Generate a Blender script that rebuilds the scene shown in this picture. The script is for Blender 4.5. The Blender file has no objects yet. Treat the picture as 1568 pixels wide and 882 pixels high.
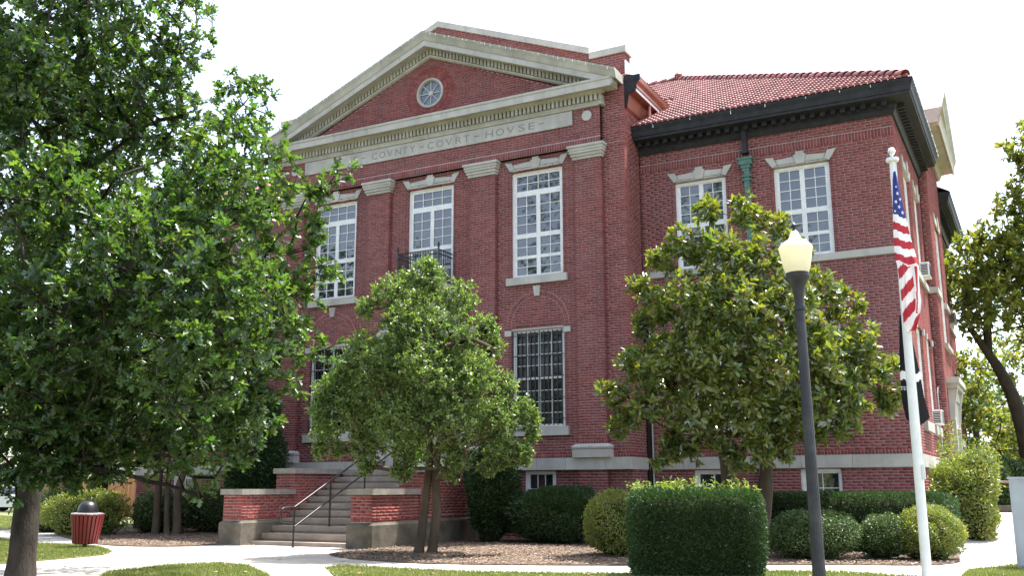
import bpy, bmesh, math, random
import numpy as np
from mathutils import Vector, Matrix
random.seed(7); rng = np.random.default_rng(11)
SC = bpy.context.scene; COL = SC.collection
PI = math.pi; rad = math.radians

# ------------------------------------------------------------ camera, sky, sun, exposure
YAW, PITCH, ROLL, FPX = rad(-28.051), rad(11.520), rad(-0.148), 1500.2
CF = Vector((math.sin(YAW)*math.cos(PITCH), math.cos(YAW)*math.cos(PITCH), math.sin(PITCH)))
_r = Vector((math.cos(YAW), -math.sin(YAW), 0)); _u = _r.cross(CF)
CR = _r*math.cos(ROLL) + _u*math.sin(ROLL); CU = _u*math.cos(ROLL) - _r*math.sin(ROLL)
CAM = Vector((15.147, -23.354, 1.33))
cd = bpy.data.cameras.new('camera'); cam = bpy.data.objects.new('camera', cd); COL.objects.link(cam)
cd.sensor_width = 36; cd.lens = FPX/1568*36; cd.clip_start = 0.1; cd.clip_end = 2000
cam.matrix_world = Matrix(((CR.x, CU.x, -CF.x, CAM.x), (CR.y, CU.y, -CF.y, CAM.y), (CR.z, CU.z, -CF.z, CAM.z), (0, 0, 0, 1)))
SC.camera = cam
SUN = Vector((0.20, 0.30, 0.933)).normalized()          # towards the sun: high, behind the building, a little right
sun_el = math.asin(SUN.z); sun_az = math.atan2(SUN.x, SUN.y)
W = bpy.data.worlds.new('World'); SC.world = W; W.use_nodes = True
nt = W.node_tree; nt.nodes.clear()
sky = nt.nodes.new('ShaderNodeTexSky'); sky.sky_type = 'NISHITA'; sky.sun_disc = False
sky.sun_elevation = sun_el; sky.sun_rotation = sun_az
sky.air_density = 1.0; sky.dust_density = 2.5; sky.ozone_density = 1.0
bg = nt.nodes.new('ShaderNodeBackground'); bg.inputs[1].default_value = 0.15
wo = nt.nodes.new('ShaderNodeOutputWorld')
hz_ = nt.nodes.new('ShaderNodeHueSaturation'); hz_.inputs['Saturation'].default_value = .72
nt.links.new(sky.outputs[0], hz_.inputs['Color']); nt.links.new(hz_.outputs[0], bg.inputs[0]); nt.links.new(bg.outputs[0], wo.inputs[0])
sd = bpy.data.lights.new('sun', 'SUN'); sd.energy = 3.4; sd.angle = rad(0.55); sd.color = (1, .97, .92)
so = bpy.data.objects.new('sun', sd); COL.objects.link(so); so.rotation_euler = SUN.to_track_quat('Z', 'Y').to_euler()
SC.view_settings.view_transform = 'Standard'; SC.view_settings.look = 'None'
SC.view_settings.exposure = 1.85; SC.view_settings.gamma = 1

def at(u, v, d):                                        # photograph pixel and depth (m) -> point
    return CAM + (CF + CR*((u-784)/FPX) - CU*((v-441)/FPX))*d
def px(P):
    q = Vector(P)-CAM; z = q.dot(CF)
    return 784+FPX*q.dot(CR)/z, 441-FPX*q.dot(CU)/z, z

# ------------------------------------------------------------ materials
def mat(name, c1, c2=None, scale=3.0, rough=.75, metal=0.0, spec=.4, isl=0.0, hue=0.0, bump=0.0, bscale=40., stain=0.0, sscale=.5, stainc=(.03,.028,.025), trans=None, stretch=None, detail=5, streak=0.0, streakc=(.1,.1,.1)):
    m = bpy.data.materials.new(name); m.use_nodes = True; t = m.node_tree; N = t.nodes; L = t.links
    b = N['Principled BSDF']; b.inputs['Roughness'].default_value = rough; b.inputs['Metallic'].default_value = metal
    b.inputs['Specular IOR Level'].default_value = spec
    g = N.new('ShaderNodeNewGeometry'); vec = g.outputs['Position']
    if stretch:
        mp = N.new('ShaderNodeMapping'); mp.inputs['Scale'].default_value = stretch; L.new(vec, mp.inputs[0]); vec = mp.outputs[0]
    col = None
    def rgb(c): 
        r = N.new('ShaderNodeRGB'); r.outputs[0].default_value = (*c, 1); return r.outputs[0]
    def mix(a, bb, f, mode='MIX'):
        x = N.new('ShaderNodeMix'); x.data_type = 'RGBA'; x.blend_type = mode
        if isinstance(f, float): x.inputs[0].default_value = f
        else: L.new(f, x.inputs[0])
        L.new(a, x.inputs[6]); L.new(bb, x.inputs[7]); return x.outputs[2]
    def noise(s, d=5, v=None):
        n = N.new('ShaderNodeTexNoise'); n.inputs['Scale'].default_value = s; n.inputs['Detail'].default_value = d; n.inputs['Roughness'].default_value = .6
        L.new(v or vec, n.inputs['Vector']); return n.outputs['Fac']
    def ramp(f, a, bq):
        r = N.new('ShaderNodeMapRange'); r.inputs[1].default_value = a; r.inputs[2].default_value = bq; L.new(f, r.inputs[0]); return r.outputs[0]
    col = rgb(c1)
    if c2: col = mix(col, rgb(c2), ramp(noise(scale, detail), .35, .65))
    if isl or hue:
        oi = N.new('ShaderNodeObjectInfo')
        ad = N.new('ShaderNodeMath'); ad.operation = 'ADD'; L.new(g.outputs['Random Per Island'], ad.inputs[0]); L.new(oi.outputs['Random'], ad.inputs[1])
        fr = N.new('ShaderNodeMath'); fr.operation = 'FRACT'; L.new(ad.outputs[0], fr.inputs[0])
        hs = N.new('ShaderNodeHueSaturation')
        v = N.new('ShaderNodeMapRange'); v.inputs[3].default_value = 1-isl; v.inputs[4].default_value = 1+isl; L.new(fr.outputs[0], v.inputs[0]); L.new(v.outputs[0], hs.inputs['Value'])
        m7 = N.new('ShaderNodeMath'); m7.operation = 'MULTIPLY'; m7.inputs[1].default_value = 7.31; L.new(fr.outputs[0], m7.inputs[0])
        f7 = N.new('ShaderNodeMath'); f7.operation = 'FRACT'; L.new(m7.outputs[0], f7.inputs[0])
        h = N.new('ShaderNodeMapRange'); h.inputs[3].default_value = .5-hue; h.inputs[4].default_value = .5+hue; L.new(f7.outputs[0], h.inputs[0]); L.new(h.outputs[0], hs.inputs['Hue'])
        L.new(col, hs.inputs['Color']); col = hs.outputs[0]
    if stain:
        f = N.new('ShaderNodeMath'); f.operation = 'MULTIPLY'; f.inputs[1].default_value = stain; L.new(ramp(noise(sscale, 6), .45, .75), f.inputs[0])
        col = mix(col, rgb(stainc), f.outputs[0])
    if streak:
        mp2 = N.new('ShaderNodeMapping'); mp2.inputs['Scale'].default_value = (2.2,2.2,.16); L.new(g.outputs['Position'], mp2.inputs[0])
        f2 = N.new('ShaderNodeMath'); f2.operation = 'MULTIPLY'; f2.inputs[1].default_value = streak; L.new(ramp(noise(1.0, 4, mp2.outputs[0]), .52, .72), f2.inputs[0])
        col = mix(col, rgb(streakc), f2.outputs[0])
    L.new(col, b.inputs['Base Color'])
    if bump:
        bp = N.new('ShaderNodeBump'); bp.inputs['Strength'].default_value = bump; bp.inputs['Distance'].default_value = .02
        L.new(noise(bscale, 3), bp.inputs['Height']); L.new(bp.outputs[0], b.inputs['Normal'])
    if trans:
        td = N.new('ShaderNodeBsdfTranslucent'); ms = N.new('ShaderNodeMixShader'); ms.inputs[0].default_value = trans[1]
        mc = mix(col, rgb(trans[0]), 1.0, 'MULTIPLY'); L.new(mc, td.inputs[0])
        L.new(b.outputs[0], ms.inputs[1]); L.new(td.outputs[0], ms.inputs[2]); L.new(ms.outputs[0], N['Material Output'].inputs[0])
    return m
M = {}
M['brick'] = mat('red_brick', (.220,.057,.052), (.248,.076,.070), 9, .85, isl=.20, hue=.005, bump=.25, bscale=120, stain=.45, sscale=.55, stainc=(.26,.125,.125), spec=.25, streak=.5, streakc=(.115,.045,.05))
M['brick_step'] = mat('orange_red_brick', (.225,.055,.048), (.26,.075,.066), 9, .85, isl=.22, hue=.006, bump=.25, bscale=120, stain=.35, sscale=.6, stainc=(.12,.05,.05), spec=.25)
M['mortar'] = mat('mortar', (.47,.38,.375), (.38,.30,.295), 6, .95, spec=.1, stain=.3, sscale=.6, stainc=(.18,.13,.12))
M['stone'] = mat('limestone', (.49,.465,.42), (.41,.39,.35), 2.5, .85, isl=.07, bump=.12, bscale=60, stain=.35, sscale=.9, stainc=(.24,.225,.205), spec=.25, streak=.35, streakc=(.20,.19,.175))
M['stone_old'] = mat('weathered_cornice_stone', (.46,.435,.385), (.37,.35,.295), 2.0, .88, isl=.08, bump=.15, bscale=50, stain=.5, sscale=1.2, stainc=(.20,.19,.15), spec=.2)
M['letter'] = mat('engraved_letter_shade', (.27,.25,.22), (.22,.2,.18), 8, .9)  # darker stone colour stands in for the shade inside cut letters
M['coping_old'] = mat('dull_step_coping', (.33,.305,.27), (.25,.23,.20), 4, .9, bump=.3, bscale=40, stain=.5, sscale=1.6, stainc=(.13,.12,.10), spec=.2)
M['concrete'] = mat('old_concrete', (.165,.145,.118), (.085,.076,.06), 3, .92, bump=.5, bscale=25, stain=.6, sscale=1.6, stainc=(.07,.07,.05), spec=.2)
M['step'] = mat('step_concrete', (.34,.29,.25), (.26,.215,.18), 4, .9, bump=.3, bscale=40, stain=.45, sscale=1.1, stainc=(.15,.12,.1), spec=.2)
M['white'] = mat('white_window_paint', (.80,.79,.77), (.70,.69,.67), 6, .5, stain=.15, sscale=2, stainc=(.5,.48,.44))
M['glass'] = mat('window_glass', (.018,.022,.030), None, 1, .03, spec=.85)
M['glass'].node_tree.nodes['Principled BSDF'].inputs['IOR'].default_value = 1.72
M['glass_dark'] = mat('dark_window_glass', (.010,.011,.013), None, 1, .04, spec=.35)
M['glass2'] = mat('rose_window_glass', (.12,.15,.21), (.07,.09,.13), 12, .12, spec=.8)
M['black'] = mat('black_cornice_paint', (.014,.014,.017), (.028,.028,.033), 5, .62, bump=.3, bscale=25, stain=.3, sscale=2, stainc=(.05,.055,.06), spec=.3)
M['iron'] = mat('black_iron', (.012,.012,.014), None, 1, .38, spec=.5)
M['copper'] = mat('copper_cladding', (.44,.19,.13), (.34,.14,.09), 3, .38, metal=.75, stain=.4, sscale=2, stainc=(.16,.09,.07))
M['verdigris'] = mat('green_copper', (.10,.21,.17), (.06,.13,.11), 9, .65, stain=.4, sscale=5, stainc=(.03,.05,.045))
M['tile'] = mat('red_roof_tile', (.34,.12,.105), (.26,.08,.07), 2.5, .5, isl=.42, hue=.015, spec=.4, stain=.5, sscale=1.5, stainc=(.18,.06,.05))
M['steel'] = mat('galvanised_steel', (.5,.5,.5), None, 1, .4, metal=.8)
M['white_metal'] = mat('white_flashing', (.75,.73,.72), None, 1, .4)

# ------------------------------------------------------------ object helpers
def link(name, me, parent=None, kind=None, label=None, cat=None, group=None, loc=None):
    o = bpy.data.objects.new(name, me); COL.objects.link(o)
    if parent is not None: o.parent = parent
    if loc is not None: o.location = loc
    for k, v in (('kind', kind), ('label', label), ('category', cat), ('group', group)):
        if v: o[k] = v
    return o
def thing(name, label, cat, loc=(0,0,0), rz=0, group=None):
    o = link(name, None, label=label, cat=cat, group=group, loc=loc); o.rotation_euler = (0,0,rz); o.empty_display_size = .2; return o
def np_mesh(name, V, F, m, smooth=False):
    """V (n,3); F list of (k, array (f,k))"""
    me = bpy.data.meshes.new(name); V = np.asarray(V, np.float32)
    me.vertices.add(len(V)); me.vertices.foreach_set('co', V.ravel())
    if not isinstance(F, list): F = [F]
    idx = np.concatenate([np.asarray(f, np.int32).ravel() for f in F]); tot = np.concatenate([np.full(len(f), np.asarray(f).shape[1], np.int32) for f in F])
    st = np.concatenate([[0], np.cumsum(tot)[:-1]]).astype(np.int32)
    me.loops.add(len(idx)); me.loops.foreach_set('vertex_index', idx)
    me.polygons.add(len(tot)); me.polygons.foreach_set('loop_start', st); me.polygons.foreach_set('loop_total', tot)
    if smooth: me.polygons.foreach_set('use_smooth', np.ones(len(tot), bool))
    me.update(calc_edges=True); me.validate(); me.materials.append(m); return me
class MB:
    def __init__(s): s.v = []; s.f = []
    def add(s, vs, fs):
        o = len(s.v); s.v += [tuple(v) for v in vs]; s.f += [tuple(i+o for i in f) for f in fs]; return s
    def box(s, x0, x1, y0, y1, z0, z1, T=None):
        vs = [(x,y,z) for z in (z0,z1) for y in (y0,y1) for x in (x0,x1)]
        if T: vs = [T(*v) for v in vs]
        return s.add(vs, [(0,2,3,1),(4,5,7,6),(0,1,5,4),(2,6,7,3),(0,4,6,2),(1,3,7,5)])
    def prism(s, A, B):                    # two matching point loops
        n = len(A); s.add(list(A)+list(B), [tuple(range(n-1,-1,-1)), tuple(range(n,2*n))]+[(i,(i+1)%n,n+(i+1)%n,n+i) for i in range(n)]); return s
    def tube(s, pts, r, n=8, cap=True):
        pts = [Vector(p) for p in pts]; k = len(pts); rr = r if hasattr(r, '__len__') else [r]*k; vs = []; prev = None
        for i, p in enumerate(pts):
            d = (pts[min(i+1,k-1)]-pts[max(i-1,0)]).normalized()
            if prev is None:
                a = d.orthogonal().normalized()
            else:
                a = prev - d*prev.dot(d); a = a.normalized() if a.length > 1e-6 else d.orthogonal().normalized()
            prev = a; b = d.cross(a)
            vs += [p+(a*math.cos(2*PI*j/n)+b*math.sin(2*PI*j/n))*rr[i] for j in range(n)]
        fs = [(i*n+j, i*n+(j+1)%n, (i+1)*n+(j+1)%n, (i+1)*n+j) for i in range(k-1) for j in range(n)]
        if cap: fs += [tuple(range(n-1,-1,-1)), tuple(range((k-1)*n, k*n))]
        return s.add(vs, fs)
    def lathe(s, prof, n=20, c=(0,0,0), ax=None):
        vs = []; 
        for r, z in prof:
            for j in range(n):
                a = 2*PI*j/n; rr = r*(ax(a) if ax else 1); vs.append((c[0]+rr*math.cos(a), c[1]+rr*math.sin(a), c[2]+z))
        k = len(prof); fs = [(i*n+j, i*n+(j+1)%n, (i+1)*n+(j+1)%n, (i+1)*n+j) for i in range(k-1) for j in range(n)]
        return s.add(vs, fs+[tuple(range(n-1,-1,-1)), tuple(range((k-1)*n,k*n))])
    def mesh(s, name, m, smooth=False):
        me = bpy.data.meshes.new(name); me.from_pydata(s.v, [], s.f); me.update()
        if smooth:
            me.polygons.foreach_set('use_smooth', [True]*len(me.polygons))
            try: me.set_sharp_from_angle(angle=rad(40))
            except Exception: pass
        me.materials.append(m); return me
    def obj(s, name, m, parent=None, smooth=False, **k): return link(name, s.mesh(name, m, smooth), parent, **k)

class Frame:                                # wall-aligned frame: a along the wall, b up, c outward
    def __init__(s, O, u, n): s.O = Vector(O); s.u = Vector(u); s.n = Vector(n); s.z = Vector((0,0,1))
    def __call__(s, a, b, c): return s.O + s.u*a + s.z*b + s.n*c
def cells(mb, T, rect, holes, c, depth, back=False):
    """rectangular face with rectangular holes, reveal faces going depth inwards"""
    a0,a1,b0,b1 = rect
    A = sorted({a0,a1}|{min(max(x,a0),a1) for h in holes for x in h[:2]}); B = sorted({b0,b1}|{min(max(x,b0),b1) for h in holes for x in h[2:]})
    hole = lambda i,j: any(h[0]-1e-6 <= (A[i]+A[i+1])/2 <= h[1]+1e-6 and h[2]-1e-6 <= (B[j]+B[j+1])/2 <= h[3]+1e-6 for h in holes)
    for i in range(len(A)-1):
        for j in range(len(B)-1):
            if hole(i,j): continue
            x0,x1,y0,y1 = A[i],A[i+1],B[j],B[j+1]
            mb.add([T(x0,y0,c),T(x1,y0,c),T(x1,y1,c),T(x0,y1,c)], [(0,1,2,3)])
            e = [(i-1,j,x0,y0,x0,y1),(i+1,j,x1,y1,x1,y0),(i,j-1,x1,y0,x0,y0),(i,j+1,x0,y1,x1,y1)]
            for ii,jj,p,q,r,t in e:
                if ii<0 or jj<0 or ii>=len(A)-1 or jj>=len(B)-1 or hole(ii,jj):
                    mb.add([T(p,q,c),T(r,t,c),T(r,t,c-depth),T(p,q,c-depth)], [(0,1,2,3)])
    return mb

# ------------------------------------------------------------ brickwork
CH, BL, J = .07, .232, .0125
def unit_brick(l, h, m, depth=.15):
    V = [(-l/2,0,-h/2),(l/2,0,-h/2),(l/2,0,h/2),(-l/2,0,h/2),(-l/2,depth,-h/2),(l/2,depth,-h/2),(l/2,depth,h/2),(-l/2,depth,h/2)]
    return np_mesh('brick', V, np.array([(0,1,2,3),(1,5,6,2),(4,0,3,7),(3,2,6,7),(1,0,4,5)]), m)
def lay(rect, holes, bands=(), clip=None):
    """returns list of (a0,a1,b0,b1) bricks for a rectangle with holes; bands = [(b0,b1)] soldier rows; clip(b)->(amin,amax)"""
    out = []; a0,a1,b0,b1 = rect; k = int(math.floor(b0/CH)); 
    def row(lo, hi, off, step):
        segs = [(a0,a1)]
        if clip:
            c0,c1 = clip((lo+hi)/2); segs = [(max(a0,c0), min(a1,c1))]
            if segs[0][0] >= segs[0][1]: return
        for h in holes:
            if h[2] < hi-.02 and h[3] > lo+.02:
                ns = []
                for s,e in segs:
                    if h[1] <= s or h[0] >= e: ns.append((s,e)); continue
                    if h[0] > s: ns.append((s,h[0]))
                    if h[1] < e: ns.append((h[1],e))
                segs = ns
        for s,e in segs:
            i = math.floor((s-off)/step); mn = .07 if step > .1 else .03
            cuts = []
            while True:
                p = off+i*step; i += 1
                if p >= e-mn: break
                if p > s+mn: cuts.append(p)
            pts = [s]+cuts+[e+J]
            for p,q in zip(pts[:-1],pts[1:]):
                if q-J-p > .02: out.append((p,q-J,lo,hi))
    while k*CH < b1-.01:
        lo, hi = max(k*CH+J, b0), min((k+1)*CH, b1)
        inb = [bd for bd in bands if bd[0]-.001 < (lo+hi)/2 < bd[1]+.001]
        if not inb and hi-lo > .02: row(lo, hi, (k%2)*BL/2+.013*((k*7)%3), BL)
        k += 1
    for bd in bands: row(bd[0]+J, bd[1], .02, .077)
    return out
def brick_mesh(T, bricks, c=0., depth=.15, m=None):
    n = len(bricks); B = np.array(bricks); V = np.empty((n,8,3)); u = np.array(T.u); nn = np.array(T.n); O = np.array(T.O)
    cj = c + rng.uniform(-.0025,.0025,n)
    for k,(ia,ib,d) in enumerate(((0,2,0),(1,2,0),(1,3,0),(0,3,0),(0,2,1),(1,2,1),(1,3,1),(0,3,1))):
        V[:,k] = O + B[:,ia,None]*u + nn*(cj-d*depth)[:,None]; V[:,k,2] += B[:,ib]
    F = np.array([(0,1,2,3),(1,5,6,2),(4,0,3,7),(3,2,6,7),(1,0,4,5)])
    F = (np.arange(n)[:,None,None]*8+F[None]).reshape(-1,4)
    return np_mesh('brickwork', V.reshape(-1,3), F, m or M['brick'])
PARTBRICKS = {}
def brick_wall(thingo, name, T, rect, holes=(), bands=(), clip=None, pick=None, npick=0, m=None, backing=True, label=None):
    """mortar wall part; bricks proud of it by 7 mm; the npick largest bricks in pick(u,v) become brick sub-parts"""
    mb = MB()
    if clip is None: cells(mb, T, (rect[0]+.007,rect[1]-.007,rect[2],rect[3]), [(h[0]-.007,h[1]+.007,h[2]-.007,h[3]+.007) for h in holes], -.006, .16)
    else:
        a0,a1,b0,b1 = rect; n = 24; 
        for i in range(n):
            lo = b0+(b1-b0)*i/n; hi = b0+(b1-b0)*(i+1)/n; l0,r0 = clip(lo); l1,r1 = clip(hi)
            l0,l1 = max(l0,a0),max(l1,a0); r0,r1 = min(r0,a1),min(r1,a1)
            if r0>l0 and r1>=l1: 
                vs=[(l0,lo),(r0,lo),(max(r1,l1),hi),(l1,hi)]
                mb.add([T(a,b,-.008) for a,b in vs], [(0,1,2,3)])
    w = mb.obj(name, M['mortar'], thingo, label=label)
    br = lay(rect, holes, bands, clip); m = m or M['brick']; rest = br
    if npick:
        cand = []
        for i,b in enumerate(br):
            P = T((b[0]+b[1])/2,(b[2]+b[3])/2,0); q = px(P)
            if abs(b[1]-b[0]-(BL-J)) < .004 and abs(b[3]-b[2]-(CH-J)) < .004 and pick(q[0],q[1]): cand.append((q[2],i,P))
        cand.sort(); ch = cand[:npick]; ids = {i for _,i,_ in ch}; rest = [b for i,b in enumerate(br) if i not in ids]
        key = (m.name,)
        if key not in PARTBRICKS: PARTBRICKS[key] = unit_brick(BL-J, CH-J, m)
        rot = Matrix.Rotation(math.atan2(T.u.y, T.u.x), 4, 'Z').to_euler()
        for _,i,P in ch:
            o = link('brick', PARTBRICKS[key], w, loc=P + T.n*random.uniform(-.002,.0025)); o.rotation_euler = rot
    if rest: link('brickwork', brick_mesh(T, rest, 0, m=m), w, kind='stuff')
    return w

# ------------------------------------------------------------ the courthouse
CHs = thing('courthouse', 'red brick county court house with stone pediment and red tiled hip roof', 'courthouse')
X = Vector((1,0,0)); Y = Vector((0,1,0))
FRONT = lambda y: Frame((0,y,0), (1,0,0), (0,-1,0))
EAST = lambda x: Frame((x,0,0), (0,1,0), (1,0,0))
PF, PP, PW, XR, XS = 0.0, -.12, 1.11, 6.11, 12.69       # portico wall, pilaster face, wing face, portico side, wing side
WIN = [(-4.27,-2.69),(-.787,.787),(2.69,4.27)]
WB, WT = 6.985, 10.04; LB, LT = 2.90, 5.51
BASE = (.55, 1.77)
pw_holes = [(a,b,WB,WT) for a,b in WIN if a != -.787] + [(-.787,.787,7.05,WT)] + [(a,b,LB,LT) for a,b in WIN if a != -.787] + [(-1.0,1.0,1.78,4.6)] + [(3.08,3.98,.75,1.75),(-3.98,-3.08,.75,1.75)]
pil = [(-5.475,-4.68),(-2.19,-1.39),(1.39,2.23),(4.68,5.475)]
F0 = FRONT(PF)
blk = [(a,b,BASE[0]-.6,12.2) for a,b in pil]
brick_wall(CHs, 'portico_wall', F0, (-XR,XR,0,10.45), pw_holes+[(a+.02,b-.02,-.1,10.5) for a,b in pil]+[(-XR,XR,1.77,2.07)], bands=[(2.07,2.19)])
Fp = FRONT(PP)
pk = lambda u,v: 884 < u < 926 and 245 < v < 660
for a,b in pil:
    brick_wall(CHs, 'pilaster', Fp, (a,b,0,10.045), [(a,b,1.77,2.42)], bands=[(2.42,2.53)], pick=pk, npick=60 if a > 4 else 0)
    MB().box(a+.007,b-.007,PP+.01,PF+.03,0,10.04).obj('pilaster_core', M['mortar'], CHs)
# frieze above the recessed bays
brick_wall(CHs, 'frieze', Fp, (-5.475,5.475,10.42,11.52), [(-4.66,4.665,11.066,11.484),(-5.25,-4.93,11.12,11.42),(4.93,5.25,11.12,11.42)], bands=[(10.42,10.62)])
mb = MB(); mb.add([Fp(-5.475,10.42,0),Fp(5.475,10.42,0),F0(5.475,10.42,-.02),F0(-5.475,10.42,-.02)],[(0,1,2,3)]); mb.add([Fp(5.475,10.0,-.003),F0(5.475,10.0,-.01),F0(5.475,12,-.01),Fp(5.475,12,-.003)],[(0,1,2,3)]); mb.obj('frieze_soffit', M['brick'], CHs)
# brick around the two discs, then the discs
def disc(x, z, r, y, d, m, name, parent, n=28):
    mb = MB(); A = [(x+r*math.cos(2*PI*i/n), y, z+r*math.sin(2*PI*i/n)) for i in range(n)]; B = [(p[0], y+d, p[2]) for p in A]; mb.prism(A,B); return mb.obj(name, m, parent)
for s in (-1,1):
    T = FRONT(PP); bb = [b for b in lay((s*5.09-.16,s*5.09+.16,11.12,11.42),[])]
    link('brickwork', brick_mesh(T, bb, 0, .1), CHs, kind='stuff')
    mb = MB(); x = s*5.09; mb.add([T(x-.17,11.11,-.008),T(x+.17,11.11,-.008),T(x+.17,11.43,-.008),T(x-.17,11.43,-.008)],[(0,1,2,3)]); mb.obj('wall_patch', M['mortar'], CHs)
    disc(s*5.09, 11.27, .145, PP-.02, .1, M['stone'], 'stone_disc', CHs)
# upper corners beside the entablature
brick_wall(CHs, 'corner_wall', F0, (5.475,XR,10.45,12.3)); brick_wall(CHs, 'corner_wall', F0, (-XR,-5.475,10.45,12.3))
# tympanum with rose window
RS = .43; tl = lambda b: ((b-14.1)/RS, (14.1-b)/RS)
OC = (0.0, 12.95)
br_clip = lambda b: tl(b)
Ty = FRONT(-.1)
tb = [b for b in lay((-5,5,12.0,14.15), [], clip=br_clip) if math.hypot((b[0]+b[1])/2-OC[0],(b[2]+b[3])/2-OC[1]) > .66]
mb = MB(); n = 40
for i in range(n):                              # mortar plane of the triangle with the round hole left open
    a0 = 2*PI*i/n; a1 = 2*PI*(i+1)/n
    def edge(a):
        dx, dz = math.cos(a), math.sin(a); t = 9
        if dz < 0: t = min(t, (12.0-OC[1])/dz)
        q = dz+RS*abs(dx)
        if q > 0: t = min(t, (14.1-OC[1])/q)
        return (OC[0]+dx*t, OC[1]+dz*t)
    p,q = edge(a0), edge(a1); r = .45
    mb.add([Ty(OC[0]+r*math.cos(a0),OC[1]+r*math.sin(a0),-.008), Ty(*p,-.008), Ty(*q,-.008), Ty(OC[0]+r*math.cos(a1),OC[1]+r*math.sin(a1),-.008)],[(0,1,2,3)])
tym = mb.obj('tympanum', M['mortar'], CHs); link('brickwork', brick_mesh(Ty, tb, 0, .06), tym, kind='stuff')
def ring_bricks(T, cx, cz, r0, r1, n, a0, a1, c, depth, parent, name='brick'):
    for i in range(n):
        p = a0+(a1-a0)*(i+.06)/n; q = a0+(a1-a0)*(i+.94)/n
        A = [T(cx+r*math.cos(t), cz+r*math.sin(t), c) for r,t in ((r0,p),(r1,p),(r1,q),(r0,q))]; Bk = [v - T.n*depth for v in A]
        mb = MB().prism(A,Bk); mb.obj(name, M['brick'], parent)
ring_bricks(Ty, *OC, .475, .605, 44, 0, 2*PI, .012, .05, tym)
mb = MB(); n = 40
for i in range(n):
    p,q = 2*PI*i/n,2*PI*(i+1)/n; mb.add([Ty(OC[0]+r_*math.cos(t_),OC[1]+r_*math.sin(t_),-.0045) for r_,t_ in ((.60,p),(.84,p),(.84,q),(.60,q))],[(0,1,2,3)])
mb.obj('cut_brick_surround',M['brick'],tym)
rose = MB(); n = 36
prof = [(.47,-.03),(.47,.045),(.44,.06),(.40,.05),(.385,.0),(.385,-.06)]
vs = [Ty(OC[0]+r*math.cos(2*PI*i/n), OC[1]+r*math.sin(2*PI*i/n), c) for r,c in prof for i in range(n)]
rose.add(vs, [(k*n+i, k*n+(i+1)%n, (k+1)*n+(i+1)%n, (k+1)*n+i) for k in range(len(prof)-1) for i in range(n)])
rose = rose.obj('rose_window', M['stone_old'], CHs, smooth=True, label='round stone framed window with eight spokes in the pediment')
for k in range(8):
    a0 = 2*PI*k/8+.04; a1 = 2*PI*(k+1)/8-.04; A = [(OC[0]+.09*math.cos((a0+a1)/2),OC[1]+.09*math.sin((a0+a1)/2))]+[(OC[0]+.385*math.cos(a0+(a1-a0)*i/5),OC[1]+.385*math.sin(a0+(a1-a0)*i/5)) for i in range(6)]
    MB().prism([Ty(*p,-.045) for p in A],[Ty(*p,-.055) for p in A]).obj('pane', M['glass2'], rose)
    am = 2*PI*k/8; t = Vector((-math.sin(am),math.cos(am)))*.014; p0 = Vector((OC[0]+.05*math.cos(am),OC[1]+.05*math.sin(am))); p1 = Vector((OC[0]+.39*math.cos(am),OC[1]+.39*math.sin(am)))
    A = [p0-t,p1-t,p1+t,p0+t]; MB().prism([Ty(*p,-.015) for p in A],[Ty(*p,-.06) for p in A]).obj('spoke', M['stone'], rose)
disc(OC[0],OC[1],.075,-.1+.005,.05,M['stone'],'hub',rose,16); disc(OC[0],OC[1],.40,-.1+.062,.02,M['glass2'],'pane_backing',rose)

# mouldings: profile in (outward, up) swept between two points, ends cut vertical
def mould(p0, p1, out, prof, name, m, parent, n=1, gap=.006, smooth=False):
    p0,p1,out = Vector(p0),Vector(p1),Vector(out); d = p1-p0; L = d.length
    for i in range(n):
        a = p0+d*(i/n)+(d.normalized()*gap/2 if i else Vector()); b = p0+d*((i+1)/n)-(d.normalized()*gap/2 if i < n-1 else Vector())
        A = [a+out*o+Vector((0,0,z)) for o,z in prof]; Bq = [b+out*o+Vector((0,0,z)) for o,z in prof]
        MB().prism(A,Bq).obj(name, m, parent)
so_ = M['stone_old']; nY = (0,-1,0)
# horizontal cornice of the portico
mould((-5.52,PP,0),(5.52,PP,0),nY,[(0,11.5),(.05,11.5),(.06,11.55),(.09,11.59),(.09,11.62),(0,11.62)],'bed_moulding',so_,CHs,8)
mould((-5.5,PP,0),(5.5,PP,0),nY,[(0,11.62),(.03,11.62),(.03,11.82),(0,11.82)],'dentil_course',so_,CHs,1)
mb = MB(); nd = 86
for i in range(nd):
    x = -5.47+10.94*(i+.5)/nd; mb.box(x-.037,x+.037,PP-.145,PP-.025,11.625,11.80)
mb.obj('dentils', so_, CHs, kind='stuff')
mould((-5.62,PP,0),(5.62,PP,0),nY,[(0,11.82),(.12,11.80),(.15,11.84),(.19,11.90),(0,11.90)],'corona_moulding',so_,CHs,6)
mould((-5.95,PP,0),(5.95,PP,0),nY,[(-.12,11.90),(.35,11.905),(.36,11.85),(.385,11.85),(.385,12.04),(.41,12.05),(.42,12.11),(-.12,12.14)],'cornice_stone',M['stone'],CHs,9)
for s in (-1,1):                                # returns of bed mould at each end
    mb = MB(); x0,x1 = sorted((s*5.475,s*5.575)); mb.box(x0,x1,PP-.09,PF-.001,11.5,11.62); mb.box(x0,x1-.02*s if s>0 else x1,PP-.1,PF-.001,11.63,11.8); mb.obj('cornice_return', so_, CHs)
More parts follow.
